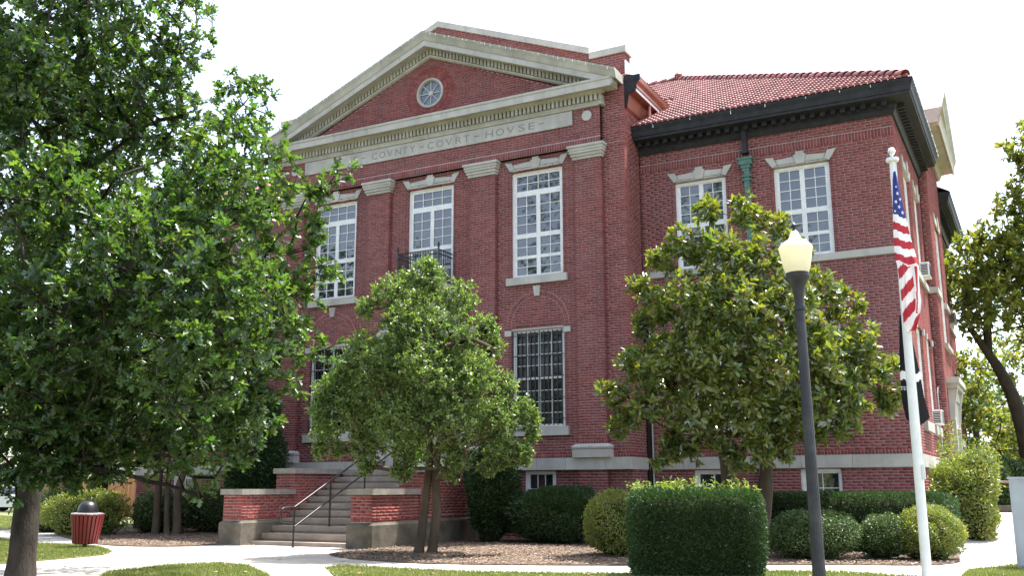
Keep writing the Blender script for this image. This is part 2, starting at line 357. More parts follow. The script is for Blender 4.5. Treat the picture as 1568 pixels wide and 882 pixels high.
# raking cornices
for s in (-1,1):
    K = .405; tops = (0,PP,14.76); end = (s*6.12,PP,14.76-6.12*K)
    mould(tops,end,nY,[(-.1,-.02),(.49,0),(.485,-.05),(.44,-.13),(.40,-.25),(.385,-.27),(-.1,-.27)],'raking_cornice_stone',so_,CHs,8)
    mould((0,PP,14.76),(s*6.0,PP,14.76-6.0*K),nY,[(0,-.272),(.375,-.272),(.375,-.44),(.35,-.44),(.35,-.39),(0,-.385)],'raking_fascia_stone',M['stone'],CHs,7)
    mould((0,PP,14.76),(s*5.3,PP,14.76-5.3*K),nY,[(-.02,-.385),(.11,-.385),(.08,-.42),(.03,-.43),(.03,-.60),(.085,-.61),(.075,-.66),(.02,-.69),(-.02,-.69)],'raking_bed_moulding',so_,CHs,6)
    mb = MB()
    for i in range(44):
        x = s*(.06+i*.118); z = 14.76-abs(x)*K-.43; h = .037
        A = [(x-h,PP-.11,z-.165+h*K*s),(x+h,PP-.11,z-.165-h*K*s),(x+h,PP-.11,z-h*K*s),(x-h,PP-.11,z+h*K*s)]; mb.prism(A,[(p[0],PP-.02,p[2]) for p in A])
    mb.obj('dentils', so_, CHs, kind='stuff')
# attic parapet behind the pediment, its piers and copings
Tq = FRONT(.3); pc = lambda b: ((b-15.27)/.40,(15.27-b)/.40)
brick_wall(CHs, 'parapet_wall', Tq, (-5.06,5.06,12.0,15.26), clip=pc)
mb = MB().prism([(-5.06,.32,12),(5.06,.32,12),(5.06,.32,13.24),(0,.32,15.26),(-5.06,.32,13.24)],[(-5.06,.7,12),(5.06,.7,12),(5.06,.7,13.24),(0,.7,15.26),(-5.06,.7,13.24)]); mb.obj('parapet_core', M['mortar'], CHs)
for s in (-1,1):
    mould((0,.3,15.26),(s*5.03,.3,15.26-5.03*.4),nY,[(-.46,0),(.06,0),(.06,.19),(-.46,.19)],'coping_stone',M['stone'],CHs,5)
    a,b = sorted((s*5.06,s*6.07)); brick_wall(CHs,'parapet_pier',Tq,(a,b,12.2,13.09))
    T = Frame((s*6.07,0,0),(0,s*1.,0),(s*1.,0,0)); y0,y1 = (.462,.7) if s>0 else (-.7,-.462)
    brick_wall(CHs,'parapet_pier_side',T,(y0,y1,12.2,13.09)); MB().box(a+.02,b-.02,.33,.7,12.2,13.09).obj('parapet_pier_core',M['mortar'],CHs)
    MB().box(a-.03 if s>0 else a-.05,b+.05 if s>0 else b+.03,.24,.76,13.09,13.28).obj('coping_stone',M['stone'],CHs)
MB().box(6.072,6.10,.28,.9,12.35,12.85).obj('flashing',M['white_metal'],CHs)

# stone frieze panel with the engraved name
pan = MB().box(-4.66,4.665,PP-.03,PP+.05,11.066,11.484); pan.box(-4.66,-4.56,PP-.045,PP-.03,11.08,11.47); pan.box(4.565,4.665,PP-.045,PP-.03,11.08,11.47)
pan = pan.obj('name_panel', M['stone'], CHs, label='long limestone name panel with engraved letters')
def text(s, size, name, m, parent, T, a, b, c, depth=.004, width=None, align='LEFT', kind=None):
    cu = bpy.data.curves.new(name,'FONT'); cu.body = s; cu.size = size; cu.extrude = depth/2; cu.align_x = align; cu.resolution_u = 3
    o = bpy.data.objects.new(name,cu); COL.objects.link(o); dg = bpy.context.evaluated_depsgraph_get(); dg.update()
    me = bpy.data.meshes.new_from_object(o.evaluated_get(dg)); bpy.data.objects.remove(o)
    V = np.empty(len(me.vertices)*3,np.float32); me.vertices.foreach_get('co',V); V = V.reshape(-1,3)
    if width: V[:,0] *= width/(V[:,0].max()-V[:,0].min())
    Wd = np.array([T(a+p[0],b+p[1],c+p[2]) for p in V],np.float32); me.vertices.foreach_set('co',Wd.ravel()); me.materials.clear(); me.materials.append(m); me.update()
    return link(name, me, parent, kind=kind)
def letters(s, x0, x1):
    T = FRONT(PP-.03); n = len(s); wd = {'I':.35,'V':1.0,'O':1.1,'C':1.0,'N':1.0,'T':.9,'Y':.95,'R':.92,'H':1.0,'S':.85,'E':.8,'-':.5}
    tot = sum(wd[c] for c in s)+.28*(n-1); k = (x1-x0)/tot; x = x0
    for ch in s:
        w = wd[ch]*k; text(ch,.30,'letter',M['letter'],pan,T,x,11.165,.001,.004,width=w*.92); x += w+.28*k
letters('E',-2.80,-2.58); letters('COVNTY',-2.08,-.47); letters('COVRT',-.06,1.41); letters('HOVSE',1.9,3.5)
for x in (-2.38,-.25,1.63,3.72):
    MB().box(x-.075,x+.075,PP-.036,PP-.03,11.265,11.295).obj('dash',M['letter'],pan)

# capitals and bases of the pilasters
for a,b in pil:
    c = MB()
    for (z0,z1,e,o) in ((10.045,10.12,.03,.05),(10.12,10.20,.06,.09),(10.20,10.27,.09,.13),(10.27,10.35,.11,.15),(10.35,10.42,.14,.18)):
        c.box(a-e,b+e,PP-o,PF-.002,z0,z1)
    c.obj('capital', M['stone'], CHs)
    c = MB(); c.box(a-.10,b+.13,PP-.16,PF-.002,2.072,2.27); c.box(a-.07,b+.10,PP-.13,PF-.002,2.27,2.285)
    y0 = PP-.16
    A = [(a-.10,y0,2.285),(a-.115,y0-.015,2.33),(a-.10,y0,2.37),(a-.03,y0+.07,2.415)]
    for k in range(3):
        (xa,ya,za),(xb,yb,zb) = A[k],A[k+1]; da = a-.10-xa; db = a-.10-xb
        c.prism([(xa,ya,za),(b+.13+da,ya,za),(b+.13+da,PF-.003,za),(xa,PF-.003,za)],[(xb,yb,zb),(b+.13+db,yb,zb),(b+.13+db,PF-.003,zb),(xb,PF-.003,zb)])
    c.obj('pilaster_base', M['stone'], CHs)
# water table
joints = lambda a,b,n: [a+(b-a)*i/n for i in range(n+1)]
def band(T, a, b, z0, z1, o, n, name, m, jit=.3):
    js = joints(a,b,n); js = [js[0]]+[j+random.uniform(-jit,jit)*(b-a)/n for j in js[1:-1]]+[js[-1]]
    for p,q in zip(js[:-1],js[1:]): MB().box(p+.004,q-.004,z0,z1,-.05,o,T=lambda a_,b_,c_: T(a_,b_,c_)).obj(name, m, CHs)
def boxT(mb, T, a0,a1,b0,b1,c0,c1): return mb.box(a0,a1,b0,b1,c0,c1,T=lambda a,b,c: T(a,b,c))
band(F0,-XR-.04,-1.7,1.77,2.07,.19,4,'water_table_stone',M['stone']); band(F0,1.7,XR+.04,1.77,2.07,.19,5,'water_table_stone',M['stone'])

# flat arch with raised ears and keystone
def lintel(T, a0, a1, z0, k=1.0, ear=.28, parent=CHs):
    L = MB().box(a0-.02,a1+.02,z0+.01,z0+.02,-.05,.0,T=lambda a,b,c:T(a,b,c)).obj('window_head', M['stone'], parent)
    m = (a0+a1)/2; f = .03; t = .20
    P = [[(a0-.02,0),(a0+.14,0),(a0+.02,ear*.92),(a0-.20,ear)],
         [(a0+.145,0),(m-.105,0),(m-.155,t+.02),(a0+.075,t-.02)],
         [(m-.10,-.0),(m+.10,-.0),(m+.155,ear-.03),(m+.10,ear-.03),(m+.10,ear+.05),(m-.10,ear+.05),(m-.10,ear-.03),(m-.155,ear-.03)],
         [(m+.105,0),(a1-.145,0),(a1-.075,t-.02),(m+.155,t+.02)],
         [(a1-.14,0),(a1+.02,0),(a1+.20,ear),(a1-.02,ear*.92)]]
    for i,p in enumerate(P):
        o = f+(.03 if i == 2 else .0)+random.uniform(0,.004)
        MB().prism([T(a,z0+b+.022,o) for a,b in p],[T(a,z0+b+.022,-.06) for a,b in p]).obj('voussoir', M['stone'], L)
def window(T, a0, a1, z0, z1, groups, setback=.10, fw=.07, parent=CHs, mull=True, name='window', glass=None, label=None):
    """groups: (a0,a1,b0,b1,cols,rows) openings of the sash; panes built singly"""
    fr = cells(MB(), T, (a0+.002,a1-.002,z0+.002,z1-.002), [(a0+fw,a1-fw,z0+fw,z1-fw)], -setback+.03, .09)
    fr = fr.obj(name, M['white'], parent, label=label)
    cells(MB(), T, (a0+fw,a1-fw,z0+fw,z1-fw), [g[:4] for g in groups], -setback, .05).obj('sash', M['white'], fr)
    for (p,q,r,s,nc,nr) in groups:
        mb = MB()
        for i in range(1,nc):
            x = p+(q-p)*i/nc; boxT(mb,T,x-.009,x+.009,r,s,-setback-.035,-setback-.006)
        for j in range(1,nr):
            z = r+(s-r)*j/nr; boxT(mb,T,p,q,z-.009,z+.009,-setback-.036,-setback-.008)
        if nc*nr > 1: mb.obj('muntins', M['white'], fr)
        for i in range(nc):
            for j in range(nr):
                x0=p+(q-p)*i/nc; x1=p+(q-p)*(i+1)/nc; y0=r+(s-r)*j/nr; y1=r+(s-r)*(j+1)/nr; e = [random.uniform(-.0022,.0022) for _ in range(4)]
                c = -setback-.03
                MB().add([T(x0,y0,c+e[0]),T(x1,y0,c+e[1]),T(x1,y1,c+e[2]),T(x0,y1,c+e[3]),T(x0,y0,c-.02),T(x1,y0,c-.02),T(x1,y1,c-.02),T(x0,y1,c-.02)],[(0,1,2,3),(7,6,5,4)]).obj('pane', glass or M['glass'], fr)
    return fr
def big_window(T, a0, a1, transom=True, z0=WB, z1=WT, low=True):
    m = (a0+a1)/2; L,R = a0+.125,a1-.125; g = []
    top = 9.93
    if transom: g.append((L,R,9.48,9.91,4,2)); top = 9.32
    else: top = z1-.10
    for (p,q) in ((L,m-.06),(m+.06,R)):
        g.append((p,q,8.24,top,2,4))
        if low: g += [(p,q,7.61,8.11,2,2),(p,q,7.07,7.52,2,2)]
        else: g += [(p,q,7.55,8.11,2,2)]
    return window(T,a0,a1,z0,z1,g)
def sill(T, a0, a1, z0, z1, o=.10): boxT(MB(),T,a0-.13,a1+.13,z0,z1,-.09,o).obj('sill', M['stone'], CHs)
for a0,a1 in WIN:
    big_window(F0,a0,a1); lintel(F0,a0,a1,WT)
    if a0 != -.787:
        sill(F0,a0,a1,6.77,6.975)
        m = (a0+a1)/2
        MB().prism([F0(m-.075,6.43,.05),F0(m+.075,6.43,.05),F0(m+.11,6.71,.05),F0(m-.11,6.71,.05)],[F0(m-.075,6.43,-.05),F0(m+.075,6.43,-.05),F0(m+.11,6.71,-.05),F0(m-.11,6.71,-.05)]).obj('keystone',M['stone'],CHs)
        ar = boxT(MB(),F0,m-.02,m+.02,5.6,5.62,-.06,-.03).obj('blind_arch', M['mortar'], CHs)
        mr = MB(); n_ = 30
        for i in range(n_):
            p,q = PI*i/n_,PI*(i+1)/n_; mr.add([F0(m+r_*math.cos(t_),5.62+r_*math.sin(t_),.004) for r_,t_ in ((.80,p),(.945,p),(.945,q),(.80,q))],[(0,1,2,3)])
        mr.obj('arch_mortar',M['mortar'],ar); ring_bricks(F0,m,5.62,.812,.932,34,0,PI,.011,.05,ar)
        window(F0,a0,a1,LB,LT,[(p,q,r,s,2,n) for p,q in ((a0+.10,m-.03),(m+.03,a1-.10)) for r,s,n in ((4.25,5.44,4),(2.97,4.17,4))],glass=M['glass_dark'],fw=.06)
        sill(F0,a0,a1,2.66,2.895)
        for s in (a0-.2,a1): boxT(MB(),F0,s,s+.2,5.37,5.52,-.05,.04).obj('impost_stone',M['stone'],CHs)
        boxT(MB(),F0,a0+.002,a1-.002,5.512,5.56,-.05,.012).obj('head_trim',M['stone'],CHs)
        gr = MB()
        for i in range(12):
            x = a0+.06+(a1-a0-.12)*i/11; gr.tube([F0(x,2.93,.03),F0(x,5.46,.03)],.016,5)
        for z in (3.1,3.65,4.22,4.8,5.36): boxT(gr,F0,a0+.01,a1-.01,z-.012,z+.012,.02,.04)
        gr.obj('window_bars', M['iron'], CHs)
for s in (1,-1):
    a0,a1 = sorted((s*3.08,s*3.98)); window(F0,a0,a1,.75,1.75,[(a0+.12,a1-.12,1.30,1.66,3,1),(a0+.12,a1-.12,.84,1.27,3,1)],setback=.06)
# balcony before the middle window, with stone brackets
bal = boxT(MB(),F0,-.75,.9,6.8,6.95,-.05,.8).obj('balcony', M['stone'], CHs, label='small stone balcony with black iron railing before the middle window')
r = MB()
for z in (7.03,7.78,7.9):
    r.tube([F0(-.62,z,.0),F0(-.62,z,.73),F0(.76,z,.73),F0(.76,z,.0)],.02,6)
for i in range(17):
    x = -.62+1.38*i/16; r.tube([F0(x,6.95,.73),F0(x,7.9,.73)],.012,5)
for s in (-.62,.76):
    for i in range(7): r.tube([F0(s,6.95,.08+.095*i),F0(s,7.9,.08+.095*i)],.012,5)
    r.tube([F0(s,6.94,.73),F0(s,7.98,.73)],.026,6); r.lathe([(.0,0),(.045,.03),(.025,.07),(.035,.10),(.0,.18)],8,tuple(F0(s,7.96,.73)))
for s in (-.4,.4): r.tube([F0(s+.2*math.cos(t),7.4+.2*math.sin(t),.735) for t in np.linspace(0,2*PI,17)],.009,5)
r.obj('railing', M['iron'], bal)
for s in (-.8,.8):
    boxT(MB(),F0,s-.1,s+.1,6.4,6.8,-.02,.5).obj('bracket', M['stone'], bal)
# main door with a stone hood
dr = boxT(MB(),F0,-.98,.98,1.785,4.58,-.14,-.08).obj('door', M['white'], CHs)
for s in (-.48,.48): boxT(MB(),F0,s-.36,s+.36,2.1,3.9,-.08,-.07).obj('pane', M['glass'], dr)
hd = MB(); 
for s in (-1.32,1.0): boxT(hd,F0,s,s+.32,1.785,5.0,-.02,.16)
boxT(hd,F0,-1.5,1.5,5.0,5.5,-.02,.22); hd.prism([F0(-1.7,5.6,.4),F0(1.7,5.6,.4),F0(0,6.75,.4)],[F0(-1.7,5.6,-.02),F0(1.7,5.6,-.02),F0(0,6.75,-.02)])
boxT(hd,F0,-1.7,1.7,5.5,5.6,-.02,.4); hd.obj('door_surround', M['stone'], CHs)

# portico return wall
Te = EAST(XR)
brick_wall(CHs,'return_wall',Te,(.162,PW,0,10.8),[(0,PW,1.77,2.07)],bands=[(2.07,2.19)])
brick_wall(CHs,'return_wall',Te,(.162,4.4,10.8,12.4),[])
boxT(MB(),Te,-.02,PW-.08,1.77,2.07,-.05,.04).obj('water_table_stone',M['stone'],CHs)
# copper side eave of the portico roof with a black painted end
prof = [(0,11.36),(.06,11.42),(.09,11.60),(.12,11.78),(.30,11.83),(.31,11.90),(.34,11.93),(.335,12.02),(.40,12.12),(.42,12.24),(0,12.33)]
MB().prism([(XR+o,.16,z) for o,z in prof],[(XR+o,4.6,z) for o,z in prof]).obj('side_eave',M['copper'],CHs,label='copper clad box eave with its highlight as a pale strip')
MB().prism([(XR+o*1.02-.02*(o==0),.10,z) for o,z in prof],[(XR+o*1.02-.02*(o==0),.155,z) for o,z in prof]).obj('eave_end_cap',M['black'],CHs)
MB().box(XR-.22,XR+.45,.095,.15,12.12,12.28).obj('eave_end_cap',M['black'],CHs)
MB().box(XR+.302,XR+.318,.18,4.2,11.83,11.92).obj('eave_highlight',M['white_metal'],CHs)  # pale strip laid on the copper, carrying its bright highlight as colour
MB().tube([(XR+.25,1.35,11.9),(XR+.25,1.35,11.2)],.05,10).obj('roof_drain_pipe',M['copper'],CHs,smooth=True)
MB().box(XR+.005,XR+.02,.5,1.6,11.45,11.7).obj('flashing',M['white_metal'],CHs)
MB().add([(XR+.42,.2,12.26),(XR+.42,9,12.26),(0,9,14.7),(0,.72,14.7)],[(0,1,2,3)]).add([(-XR-.42,.2,12.26),(0,.72,14.7),(0,9,14.7),(-XR-.42,9,12.26)],[(0,1,2,3)]).obj('portico_roof',M['copper'],CHs)

# wings
Fw = FRONT(PW)
VW = [(7.095,8.49),(9.74,11.135)]; VT = 9.37
BWN = [(7.33,8.29),(9.97,10.93)]
wing_holes = [(a,b,WB,VT) for a,b in VW]+[(a,b,LB,5.35) for a,b in VW]+[(a,b,.85,1.74) for a,b in BWN]
pkw = lambda u,v: (1290 < u < 1361 and 190 < v < 372) or (1300 < u < 1361 and 402 < v < 500) or (1330 < u < 1385 and 650 < v < 685) or (1120 < u < 1178 and 255 < v < 300)
brick_wall(CHs,'wing_wall',Fw,(XR,XS,0,10.40),wing_holes+[(XR,XS,1.77,2.07),(XR,XS,6.81,6.98)],bands=[(2.07,2.19),(9.78,10.0)],pick=pkw,npick=240)
mir = [(-b,-a,c,d) for a,b,c,d in wing_holes]
brick_wall(CHs,'wing_wall',Fw,(-XS,-XR,0,10.40),mir+[(-XS,-XR,1.77,2.07),(-XS,-XR,6.81,6.98)],bands=[(2.07,2.19),(9.78,10.0)])
for s in (1,-1):
    a,b = sorted((s*XR,s*XS)); a2,b2 = (a+.001,b+.05) if s>0 else (a-.05,b-.001)
    band(Fw,a2,b2,1.77,2.07,.05,5,'water_table_stone',M['stone']); band(Fw,a2,b2,6.81,6.98,.05,4,'string_course_stone',M['stone'])
    for (p,q) in VW:
        p,q = sorted((s*p,s*q)); m = (p+q)/2
        big_window(Fw,p,q,False,WB,VT); lintel(Fw,p,q,VT)
        window(Fw,p,q,LB,5.35,[(c,d,r,t,2,n) for c,d in ((p+.12,m-.05),(m+.05,q-.12)) for r,t,n in ((4.2,5.24,4),(3.0,4.08,4))]); sill(Fw,p,q,2.66,2.895); lintel(Fw,p,q,5.35)
    for (p,q) in BWN:
        p,q = sorted((s*p,s*q)); window(Fw,p,q,.85,1.74,[(p+.13,q-.09,.95,1.64,2,2)],setback=.07,fw=.06)
def ac(T, a, z, parent=CHs):
    o = boxT(MB(),T,a-.27,a+.27,z,z+.40,-.1,.20).obj('air_conditioner',M['white'],parent)
    mb = MB()
    for i in range(8): boxT(mb,T,a-.24,a+.24,z+.04+.042*i,z+.068+.042*i,.202,.208)
    mb.obj('grille',M['iron'],o)
    mb=MB()
    for i in range(7): boxT(mb,T,a-.276,a-.272,z+.05+.045*i,z+.078+.045*i,-.02,.16)
    mb.obj('side_louvre',M['iron'],o)
ac(Fw,7.72,2.95)
# black wing cornice, front and both sides
cp = [(-.05,10.30),(.05,10.30),(.10,10.40),(.10,10.46),(.14,10.50),(.14,10.57),(.50,10.60),(.50,10.66),(.53,10.68),(.55,10.80),(.60,10.90),(.60,10.95),(-.05,10.98)]
def cornice(p0,p1,out,mi0,mi1,name='wing_cornice'):
    p0,p1,out = Vector(p0),Vector(p1),Vector(out); d = (p1-p0).normalized()
    A = [p0+out*o-d*(o*mi0)+Vector((0,0,z)) for o,z in cp]; B = [p1+out*o+d*(o*mi1)+Vector((0,0,z)) for o,z in cp]
    c = MB().prism(A,B).obj(name,M['black'],CHs); mb = MB(); L = (p1-p0).length; n = int(L/.24)
    for i in range(n):
        q = p0+d*(L*(i+.5)/n); vs = []
        P = [q+d*s+out*o+Vector((0,0,z)) for z in (10.47,10.595) for s,o in ((-.06,.1),(.06,.1),(.06,.3),(-.06,.3))]
        mb.add(P,[(3,2,1,0),(4,5,6,7),(0,1,5,4),(1,2,6,5),(2,3,7,6),(3,0,4,7)])
    mb.obj('modillions',M['black'],c,kind='stuff')
cornice((XR+.003,PW,0),(XS,PW,0),(0,-1,0),0,1); cornice((-XS,PW,0),(-XR-.003,PW,0),(0,-1,0),1,0)
cornice((XS,PW,0),(XS,6.9,0),(1,0,0),1,0); cornice((XS,11.1,0),(XS,16.9,0),(1,0,0),0,1)
# downpipe with rain head
dp = MB().box(9.0,9.13,PW-.17,PW-.03,9.93,10.62); dp.box(8.97,9.16,PW-.19,PW-.02,9.86,9.93); dp = dp.obj('downpipe',M['black'],CHs)
rh = MB()
for (z0,z1,e) in ((9.68,9.74,.20),(9.55,9.68,.17),(9.46,9.55,.12),(9.38,9.46,.085)): rh.box(9.07-e,9.07+e,PW-.10-e*.6,PW-.02,z0,z1)
rh.obj('rain_head',M['verdigris'],dp)
lp = MB().box(9.02,9.15,PW-.14,PW-.03,.5,9.40); 
for z in (9.12,9.22,6.2,3.4): lp.box(8.97,9.20,PW-.16,PW-.02,z,z+.05)
lp.obj('lower_pipe',M['verdigris'],dp)
dp2 = MB().tube([(XR+.16,PW-.05,.4),(XR+.16,PW-.05,6.0)],.03,8); dp2.obj('drain_pipe',M['steel'],CHs)
MB().box(XR+.05,XR+.12,PW-.09,PW-.015,.4,6.0).obj('drain_pipe',M['iron'],CHs)

# east side
Es = EAST(XS); Ep = EAST(12.92)
SW = [(2.62,4.02),(4.98,6.30)]
brick_wall(CHs,'side_wall',Es,(PW+.162,6.9,0,10.4),[(a,b,WB,VT) for a,b in SW]+[(a,b,LB,5.35) for a,b in SW]+[(PW,6.9,1.77,2.07),(PW,6.9,6.81,6.98)],bands=[(2.07,2.19),(9.78,10.0)])
RW = [(12.0,13.2),(14.4,15.6)]
brick_wall(CHs,'side_wall',Es,(11.1,16.9,0,10.4),[(a,b,WB,VT) for a,b in RW]+[(a,b,LB,5.35) for a,b in RW]+[(11.1,16.9,1.77,2.07),(11.1,16.9,6.81,6.98)])
brick_wall(CHs,'pavilion_wall',Ep,(7.062,11.1,0,11.55),[(8.2,9.8,5.5,9.2),(8.3,9.7,.3,3.7),(6.9,11.1,1.77,2.07),(6.9,11.1,6.81,6.98)])
brick_wall(CHs,'pavilion_return',FRONT(6.9),(XS,12.92,0,11.5),[(XS,12.92,1.77,2.07),(XS,12.92,6.81,6.98)])
for T,a,b in ((Es,PW+.001,6.9),(Es,11.1,16.9)):
    band(T,a,b,1.77,2.07,.05,4,'water_table_stone',M['stone']); band(T,a,b,6.81,6.98,.05,3,'string_course_stone',M['stone'])
for (a,b) in ((6.86,8.2),(9.8,11.14)): band(Ep,a,b,6.81,6.98,.05,1,'string_course_stone',M['stone'])
for (a,b) in ((6.86,8.1),(9.9,11.14)): band(Ep,a,b,1.77,2.07,.05,1,'water_table_stone',M['stone'])
for z0,z1 in ((6.81,6.98),(1.77,2.07)): boxT(MB(),FRONT(6.9),XS+.051,12.969,z0,z1,-.03,.041).obj('return_stone',M['stone'],CHs)
for a,b in SW+RW:
    m = (a+b)/2
    big_window(Es,a,b,False,WB,VT); lintel(Es,a,b,VT)
    window(Es,a,b,LB,5.35,[(c,d,r,t,2,n) for c,d in ((a+.12,m-.05),(m+.05,b-.12)) for r,t,n in ((4.2,5.24,4),(3.0,4.08,4))]); sill(Es,a,b,2.66,2.895)
    for s in (a-.2,b): boxT(MB(),Es,s,s+.2,5.2,5.36,-.05,.05).obj('impost_stone',M['stone'],CHs)
ac(Es,5.75,7.05); ac(Es,5.6,2.95); ac(Es,14.9,7.05)
window(Ep,8.2,9.8,5.5,9.2,[(p,q,r,s,2,4) for p,q in ((8.32,8.94),(9.06,9.68)) for r,s in ((5.62,7.2),(7.3,9.05))],setback=.08); lintel(Ep,8.2,9.8,9.2)
boxT(MB(),Ep,8.05,9.95,5.36,5.495,-.05,.1).obj('sill',M['stone'],CHs)
sd_ = boxT(MB(),Ep,8.5,9.5,.4,3.0,-.12,-.06).obj('side_door',M['white'],CHs)
hood = MB()
for s in (8.0,9.6): boxT(hood,Ep,s,s+.3,.5,3.8,-.05,.12)
boxT(hood,Ep,8.3,9.7,3.0,3.8,-.05,.10); boxT(hood,Ep,7.45,10.3,4.25,4.42,-.05,.34); boxT(hood,Ep,7.55,10.2,4.12,4.25,-.05,.27); boxT(hood,Ep,7.8,10.0,3.8,4.12,-.05,.16)
for s in (7.7,9.75): hood.prism([Ep(s,4.12,.26),Ep(s,4.12,-.02),Ep(s,3.2,-.02),Ep(s,3.2,.13),Ep(s,3.7,.17)],[Ep(s+.28,4.12,.26),Ep(s+.28,4.12,-.02),Ep(s+.28,3.2,-.02),Ep(s+.28,3.2,.13),Ep(s+.28,3.7,.17)])
hood.obj('door_hood',M['stone'],CHs)
MB().tube([Es(6.55,2.2,.04),Es(6.55,3.9,.04),Es(6.62,4.05,.05),Es(6.88,4.08,.06)],.02,6).obj('conduit',M['steel'],CHs)
# east pediment
for s in (-1,1):
    q = (12.92,9,13.72); e = (12.92,9+s*2.75,13.72-2.75*.56)
    mould(q,e,(1,0,0),[(-.1,-.02),(.62,0),(.60,-.12),(.52,-.26),(.50,-.44),(.1,-.46),(.06,-.62),(-.1,-.62)],'raking_cornice_stone',so_,CHs,4)
mould((12.92,6.35,0),(12.92,11.65,0),(1,0,0),[(-.3,11.5),(.06,11.5),(.14,11.68),(.46,11.70),(.48,11.66),(.52,11.66),(.55,11.9),(.58,11.98),(-.3,12.0)],'cornice_stone',so_,CHs,4)
MB().prism([(12.9,6.9,12.0),(12.9,11.1,12.0),(12.9,9,13.3)],[(12.0,6.9,12.0),(12.0,11.1,12.0),(12.0,9,13.3)]).obj('side_tympanum',M['brick'],CHs)
MB().box(12.0,12.90,6.92,11.08,10.9,12.0).obj('pavilion_core',M['brick'],CHs)
MB().prism([(9.5,6.36,12.02),(9.5,9,13.66),(9.5,11.64,12.02)],[(12.95,6.36,12.02),(12.95,9,13.66),(12.95,11.64,12.02)]).obj('pavilion_roof',M['tile'],CHs)
for y0_,y1_ in ((6.36,6.92),(11.08,11.64)): MB().box(11.6,12.915,y0_,y1_,11.5,12.0).obj('cornice_return',so_,CHs)
# plain back and west walls
mb = MB(); mb.box(-XS,XS,16.88,16.9,0,10.4); mb.box(-XS,-XS+.02,PW+.02,16.88,0,10.4); mb.obj('rear_wall',M['brick'],CHs)
MB().box(-XS+.2,XS-.2,1.6,16.7,.1,10.3).obj('interior_core',M['mortar'],CHs)

# hip roof with barrel tiles
EY, EX, EZ, SL = .52, 13.28, 10.97, .575
pk_t = 8.48; PKX = EX-pk_t; PKY = EY+pk_t; PKZ = EZ+SL*pk_t
xn = 12.6; zn = EZ+SL*(EX-xn); y9 = EY+2*pk_t
rf = MB().add([(-EX,EY,EZ),(EX,EY,EZ),(PKX,PKY,PKZ),(-PKX,PKY,PKZ),(EX,y9,EZ),(-EX,y9,EZ),(EX,6.9,EZ),(xn,6.9,zn),(xn,11.1,zn),(EX,11.1,EZ)],[(0,1,2,3),(1,6,7,8,9,4,2),(4,5,3,2),(5,0,3)])
rf.add([(x,y,EZ-.03) for x,y in ((-EX,EY),(EX,EY),(EX,6.9),(xn,6.9),(xn,11.1),(EX,11.1),(EX,y9),(-EX,y9))],[(7,6,5,4,3,2,1,0)])
roof = rf.obj('roof',M['tile'],CHs,label='red tiled hip roof')
sv = Vector((0,1,SL)).normalized(); nv = Vector((0,-SL,1)).normalized()
tw, tl_ = .155, .25
def tile_geo():
    V=[];F=[]; n=6
    for (s,h,wk) in ((0,.056,1.0),(tl_+.03,.016,.80)):
        for i in range(n+1):
            a = PI*i/n; V.append((-math.cos(a)*tw*.46*wk, s, math.sin(a)*h+.006 if True else 0))
    F=[(i,i+1,n+2+i,n+1+i) for i in range(n)]
    V.append((0,0.0,.0)); c=len(V)-1
    F3=[(i+1,i,c) for i in range(n)]
    return V,F,F3
TV,TF,TF3 = tile_geo()
tme = np_mesh('roof_tile',TV,[np.array(TF),np.array(TF3)],M['tile'],smooth=False)
tiles=[]
rows = int(pk_t*math.sqrt(1+SL*SL)/tl_)
for r in range(rows):
    t = r*tl_/math.sqrt(1+SL*SL); y = EY+t; z = EZ+SL*t; xm = EX-t-.08; x0 = 6.2 if y < 4.4 else 3.5
    k = int((xm-x0)/tw)
    for i in range(k+1): tiles.append(Vector((xm-tw*.5-i*tw-(r%2)*tw*.5,y,z+.012)))
order = sorted(range(len(tiles)),key=lambda i:(px(tiles[i])[2] + (50 if px(tiles[i])[0] < 985 else 0)))
B3 = Matrix((X,sv,nv)).transposed().to_4x4()
for i in order[:300]:
    o = link('roof_tile',tme,roof,loc=tiles[i]); o.rotation_euler = (B3@Matrix.Rotation(random.uniform(-.015,.015),4,'Z')).to_euler()
R3 = np.array(B3.to_3x3()); TVn = np.array(TV)@R3.T; rest=[tiles[i] for i in order[300:]]
V = (np.array([list(p) for p in rest])[:,None,:]+TVn[None]).reshape(-1,3); nn_=len(TV)
link('tiling',np_mesh('tiling',V,[(np.arange(len(rest))[:,None,None]*nn_+np.array(TF)[None]).reshape(-1,4),(np.arange(len(rest))[:,None,None]*nn_+np.array(TF3)[None]).reshape(-1,3)],M['tile']),roof,kind='stuff')
hip0 = Vector((EX,EY,EZ)); hip1 = Vector((PKX,PKY,PKZ)); hd_ = (hip1-hip0); HL = hd_.length; hd_.normalize()
hx = hd_.cross(Vector((0,0,1))).normalized(); hz = hx.cross(hd_).normalized(); nh = int(HL/.34)
V=[];n=7
for (s,rr,lift) in ((0,.135,.05),(.06,.14,.055),(.40,.10,.02)):
    for i in range(n+1):
        a=PI*i/n; V.append(Vector((math.cos(a)*rr,s,math.sin(a)*rr*1.05+lift-.03)))
hme=np_mesh('hip_tile',[list(v) for v in V],np.array([(k*(n+1)+i+1,k*(n+1)+i,(k+1)*(n+1)+i,(k+1)*(n+1)+i+1) for k in range(2) for i in range(n)]+[]),M['tile'])
for i in range(nh):
    o=link('hip_tile',hme,roof,loc=hip0+hd_*(i*HL/nh+.25)); o.rotation_euler=Matrix((hx,hd_,hz)).transposed().to_euler()
for i in range(24): 
    o=link('ridge_tile',hme,roof,loc=Vector((PKX-.1-i*.36,PKY,PKZ))); o.rotation_euler=(0,0,PI/2)
